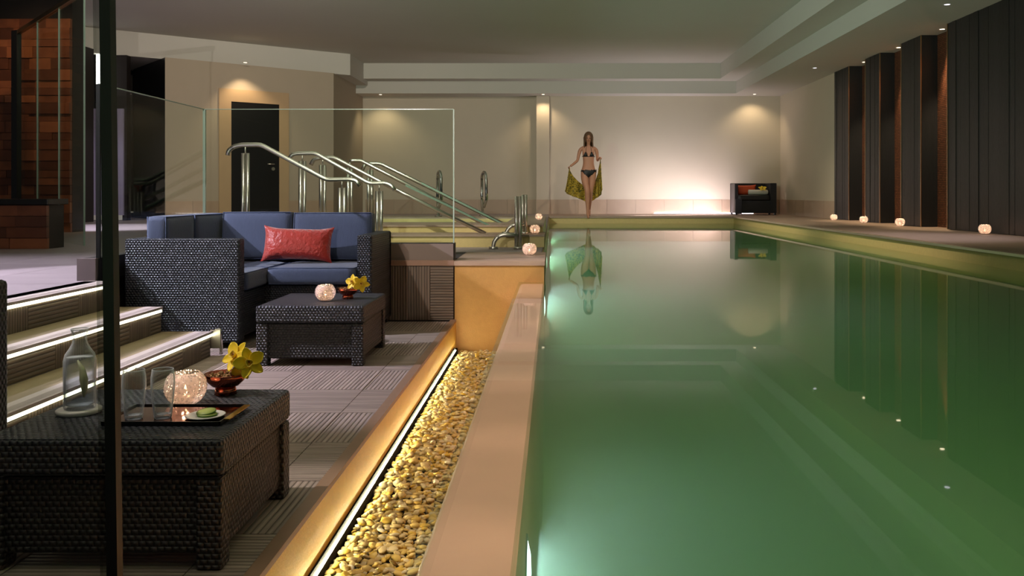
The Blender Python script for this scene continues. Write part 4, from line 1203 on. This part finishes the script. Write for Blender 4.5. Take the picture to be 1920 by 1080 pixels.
# face
hz = 1.535
f_ = MB()
for sx in (-1, 1):
    bm = bmesh.new(); bmesh.ops.create_uvsphere(bm, u_segments=10, v_segments=8, radius=.009)
    f_.bm(bm, True, Matrix.Translation((sx*.027, -.097, 1.538)))
build('eyes', f_, M_face, W)
build('nose', MB().tube([(0, -.100, 1.542), (0, -.112, 1.52), (0, -.118, 1.508), (0, -.106, 1.500)], [.006, .008, .011, .006], 8), M_skin, W)
build('mouth', MB().tube([(-.022, -.086, 1.482), (-.01, -.094, 1.480), (.01, -.094, 1.480), (.022, -.086, 1.482)], [.002, .006, .006, .002], 8), M_lips, W)
e = MB()
for sx in (-1, 1):
    bm = bmesh.new(); bmesh.ops.create_uvsphere(bm, u_segments=10, v_segments=8, radius=1)
    e.bm(bm, True, Matrix.Translation((sx*.072, -.02, 1.53)) @ Matrix.Diagonal((.008, .014, .024, 1)))
build('ears', e, M_skin, W)
# hair: a cap with a parting, open at the face, and long locks
hb = MB(); nu, nv = 36, 22; vs = []; fs = []
for j in range(nv+1):
    s_ = j/nv
    for i in range(nu):
        a_ = 2*PI*i/nu
        # a=0 -> front (-y)
        fx, fy = math.sin(a_), -math.cos(a_)
        if s_ < .45:
            ph = PI/2*(s_/.45); rr = math.sin(ph); zz = 1.555+.108*math.cos(ph)
            x_, y_ = .084*rr*fx, -.022+.094*rr*fy
        else:
            q_ = (s_-.45)/.55; zz = 1.555-.30*q_
            k_ = 1-.10*math.sin(q_*PI)+.18*q_
            x_, y_ = .088*k_*fx, -.018+.096*fy*(1-.15*q_)+.055*q_*(1 if fy > 0 else .6)
            fr_ = math.cos(a_)
            x_ *= 1+.04*math.sin(7*a_+3*q_)
        vs.append((x_, y_, zz))
for j in range(nv):
    for i in range(nu):
        am = abs(((2*PI*(i+.5)/nu+PI) % (2*PI))-PI); s_ = (j+.5)/nv
        open_ = (s_ > .30 and am < .30+(s_-.30)*1.5 and am < .88)
        if open_: continue
        a_ = j*nu+i; b2 = j*nu+(i+1) % nu; fs.append((a_, b2, b2+nu, a_+nu))
hb.add(vs, fs, True)
o = build('hair', hb, M_hair, W); sd = o.modifiers.new('t', 'SOLIDIFY'); sd.thickness = .010; sd.offset = -1
# hands
def hand(px_, py_, pz_, side, down):
    p0 = Vector((px_, py_, pz_))
    ch = []
    for k in range(4):
        o0 = p0+Vector((side*.004*k, -.018+.012*k, 0))
        l_ = (.040, .046, .043, .034)[k]
        p1_ = o0+Vector((side*-.016, 0, -.006)); p2_ = p1_+Vector((side*-.010, 0, -l_*.55)); p3_ = p2_+Vector((side*.010, 0, -l_*.35))
        ch.append((o0, p1_, p2_, p3_))
    th = (p0+Vector((side*.008, -.024, -.002)), p0+Vector((side*-.006, -.036, -.010)), p0+Vector((side*-.012, -.028, -.030)))
    for c_ in ch: build('finger', MB().tube(c_, [.008, .0078, .007, .0055], 8), M_skin, W)
    build('thumb', MB().tube(th, [.010, .009, .007], 8), M_skin, W)
hand(-.375, -.095, .978, 1, 1); hand(.224, -.128, 1.160, -1, 1)
# sarong
top = [(-.378, -.10, .972), (-.345, -.03, .86), (-.25, .08, .74), (-.12, .17, .63), (.0, .22, .58), (.10, .20, .62), (.17, .10, .78), (.205, -.03, .98), (.232, -.125, 1.150)]
bot = [(-.455, -.06, .52), (-.445, .02, .46), (-.33, .10, .40), (-.19, .17, .35), (-.05, .21, .29), (.07, .20, .30), (.17, .13, .36), (.245, .04, .42), (.265, -.06, .52)]
def samp(pts, t_):
    f0 = t_*(len(pts)-1); i = min(int(f0), len(pts)-2); k = f0-i
    P = [Vector(pts[max(0, i-1)]), Vector(pts[i]), Vector(pts[i+1]), Vector(pts[min(len(pts)-1, i+2)])]
    return .5*((2*P[1])+(P[2]-P[0])*k+(2*P[0]-5*P[1]+4*P[2]-P[3])*k*k+(3*P[1]-P[0]-3*P[2]+P[3])*k**3)
vs = []; fs = []; nu, nv = 60, 20
for i in range(nu+1):
    A_, B_ = samp(top, i/nu), samp(bot, i/nu)
    for j in range(nv+1):
        q_ = j/nv; p_ = A_.lerp(B_, q_)
        fold = .016*math.sin(i*.95+q_*1.5)*(.35+.65*q_)
        p_ += Vector((.4*fold, fold, 0)); vs.append(p_)
for i in range(nu):
    for j in range(nv):
        a_ = i*(nv+1)+j; fs.append((a_, a_+1, a_+nv+2, a_+nv+1))
sg = tag(build('sarong', MB().add(vs, fs, True), M_scarf), 'yellow green patterned cloth held behind the woman by both hands', 'cloth')
sg.location = (.70, 17.50, ZD); sd = sg.modifiers.new('t', 'SOLIDIFY'); sd.thickness = .003
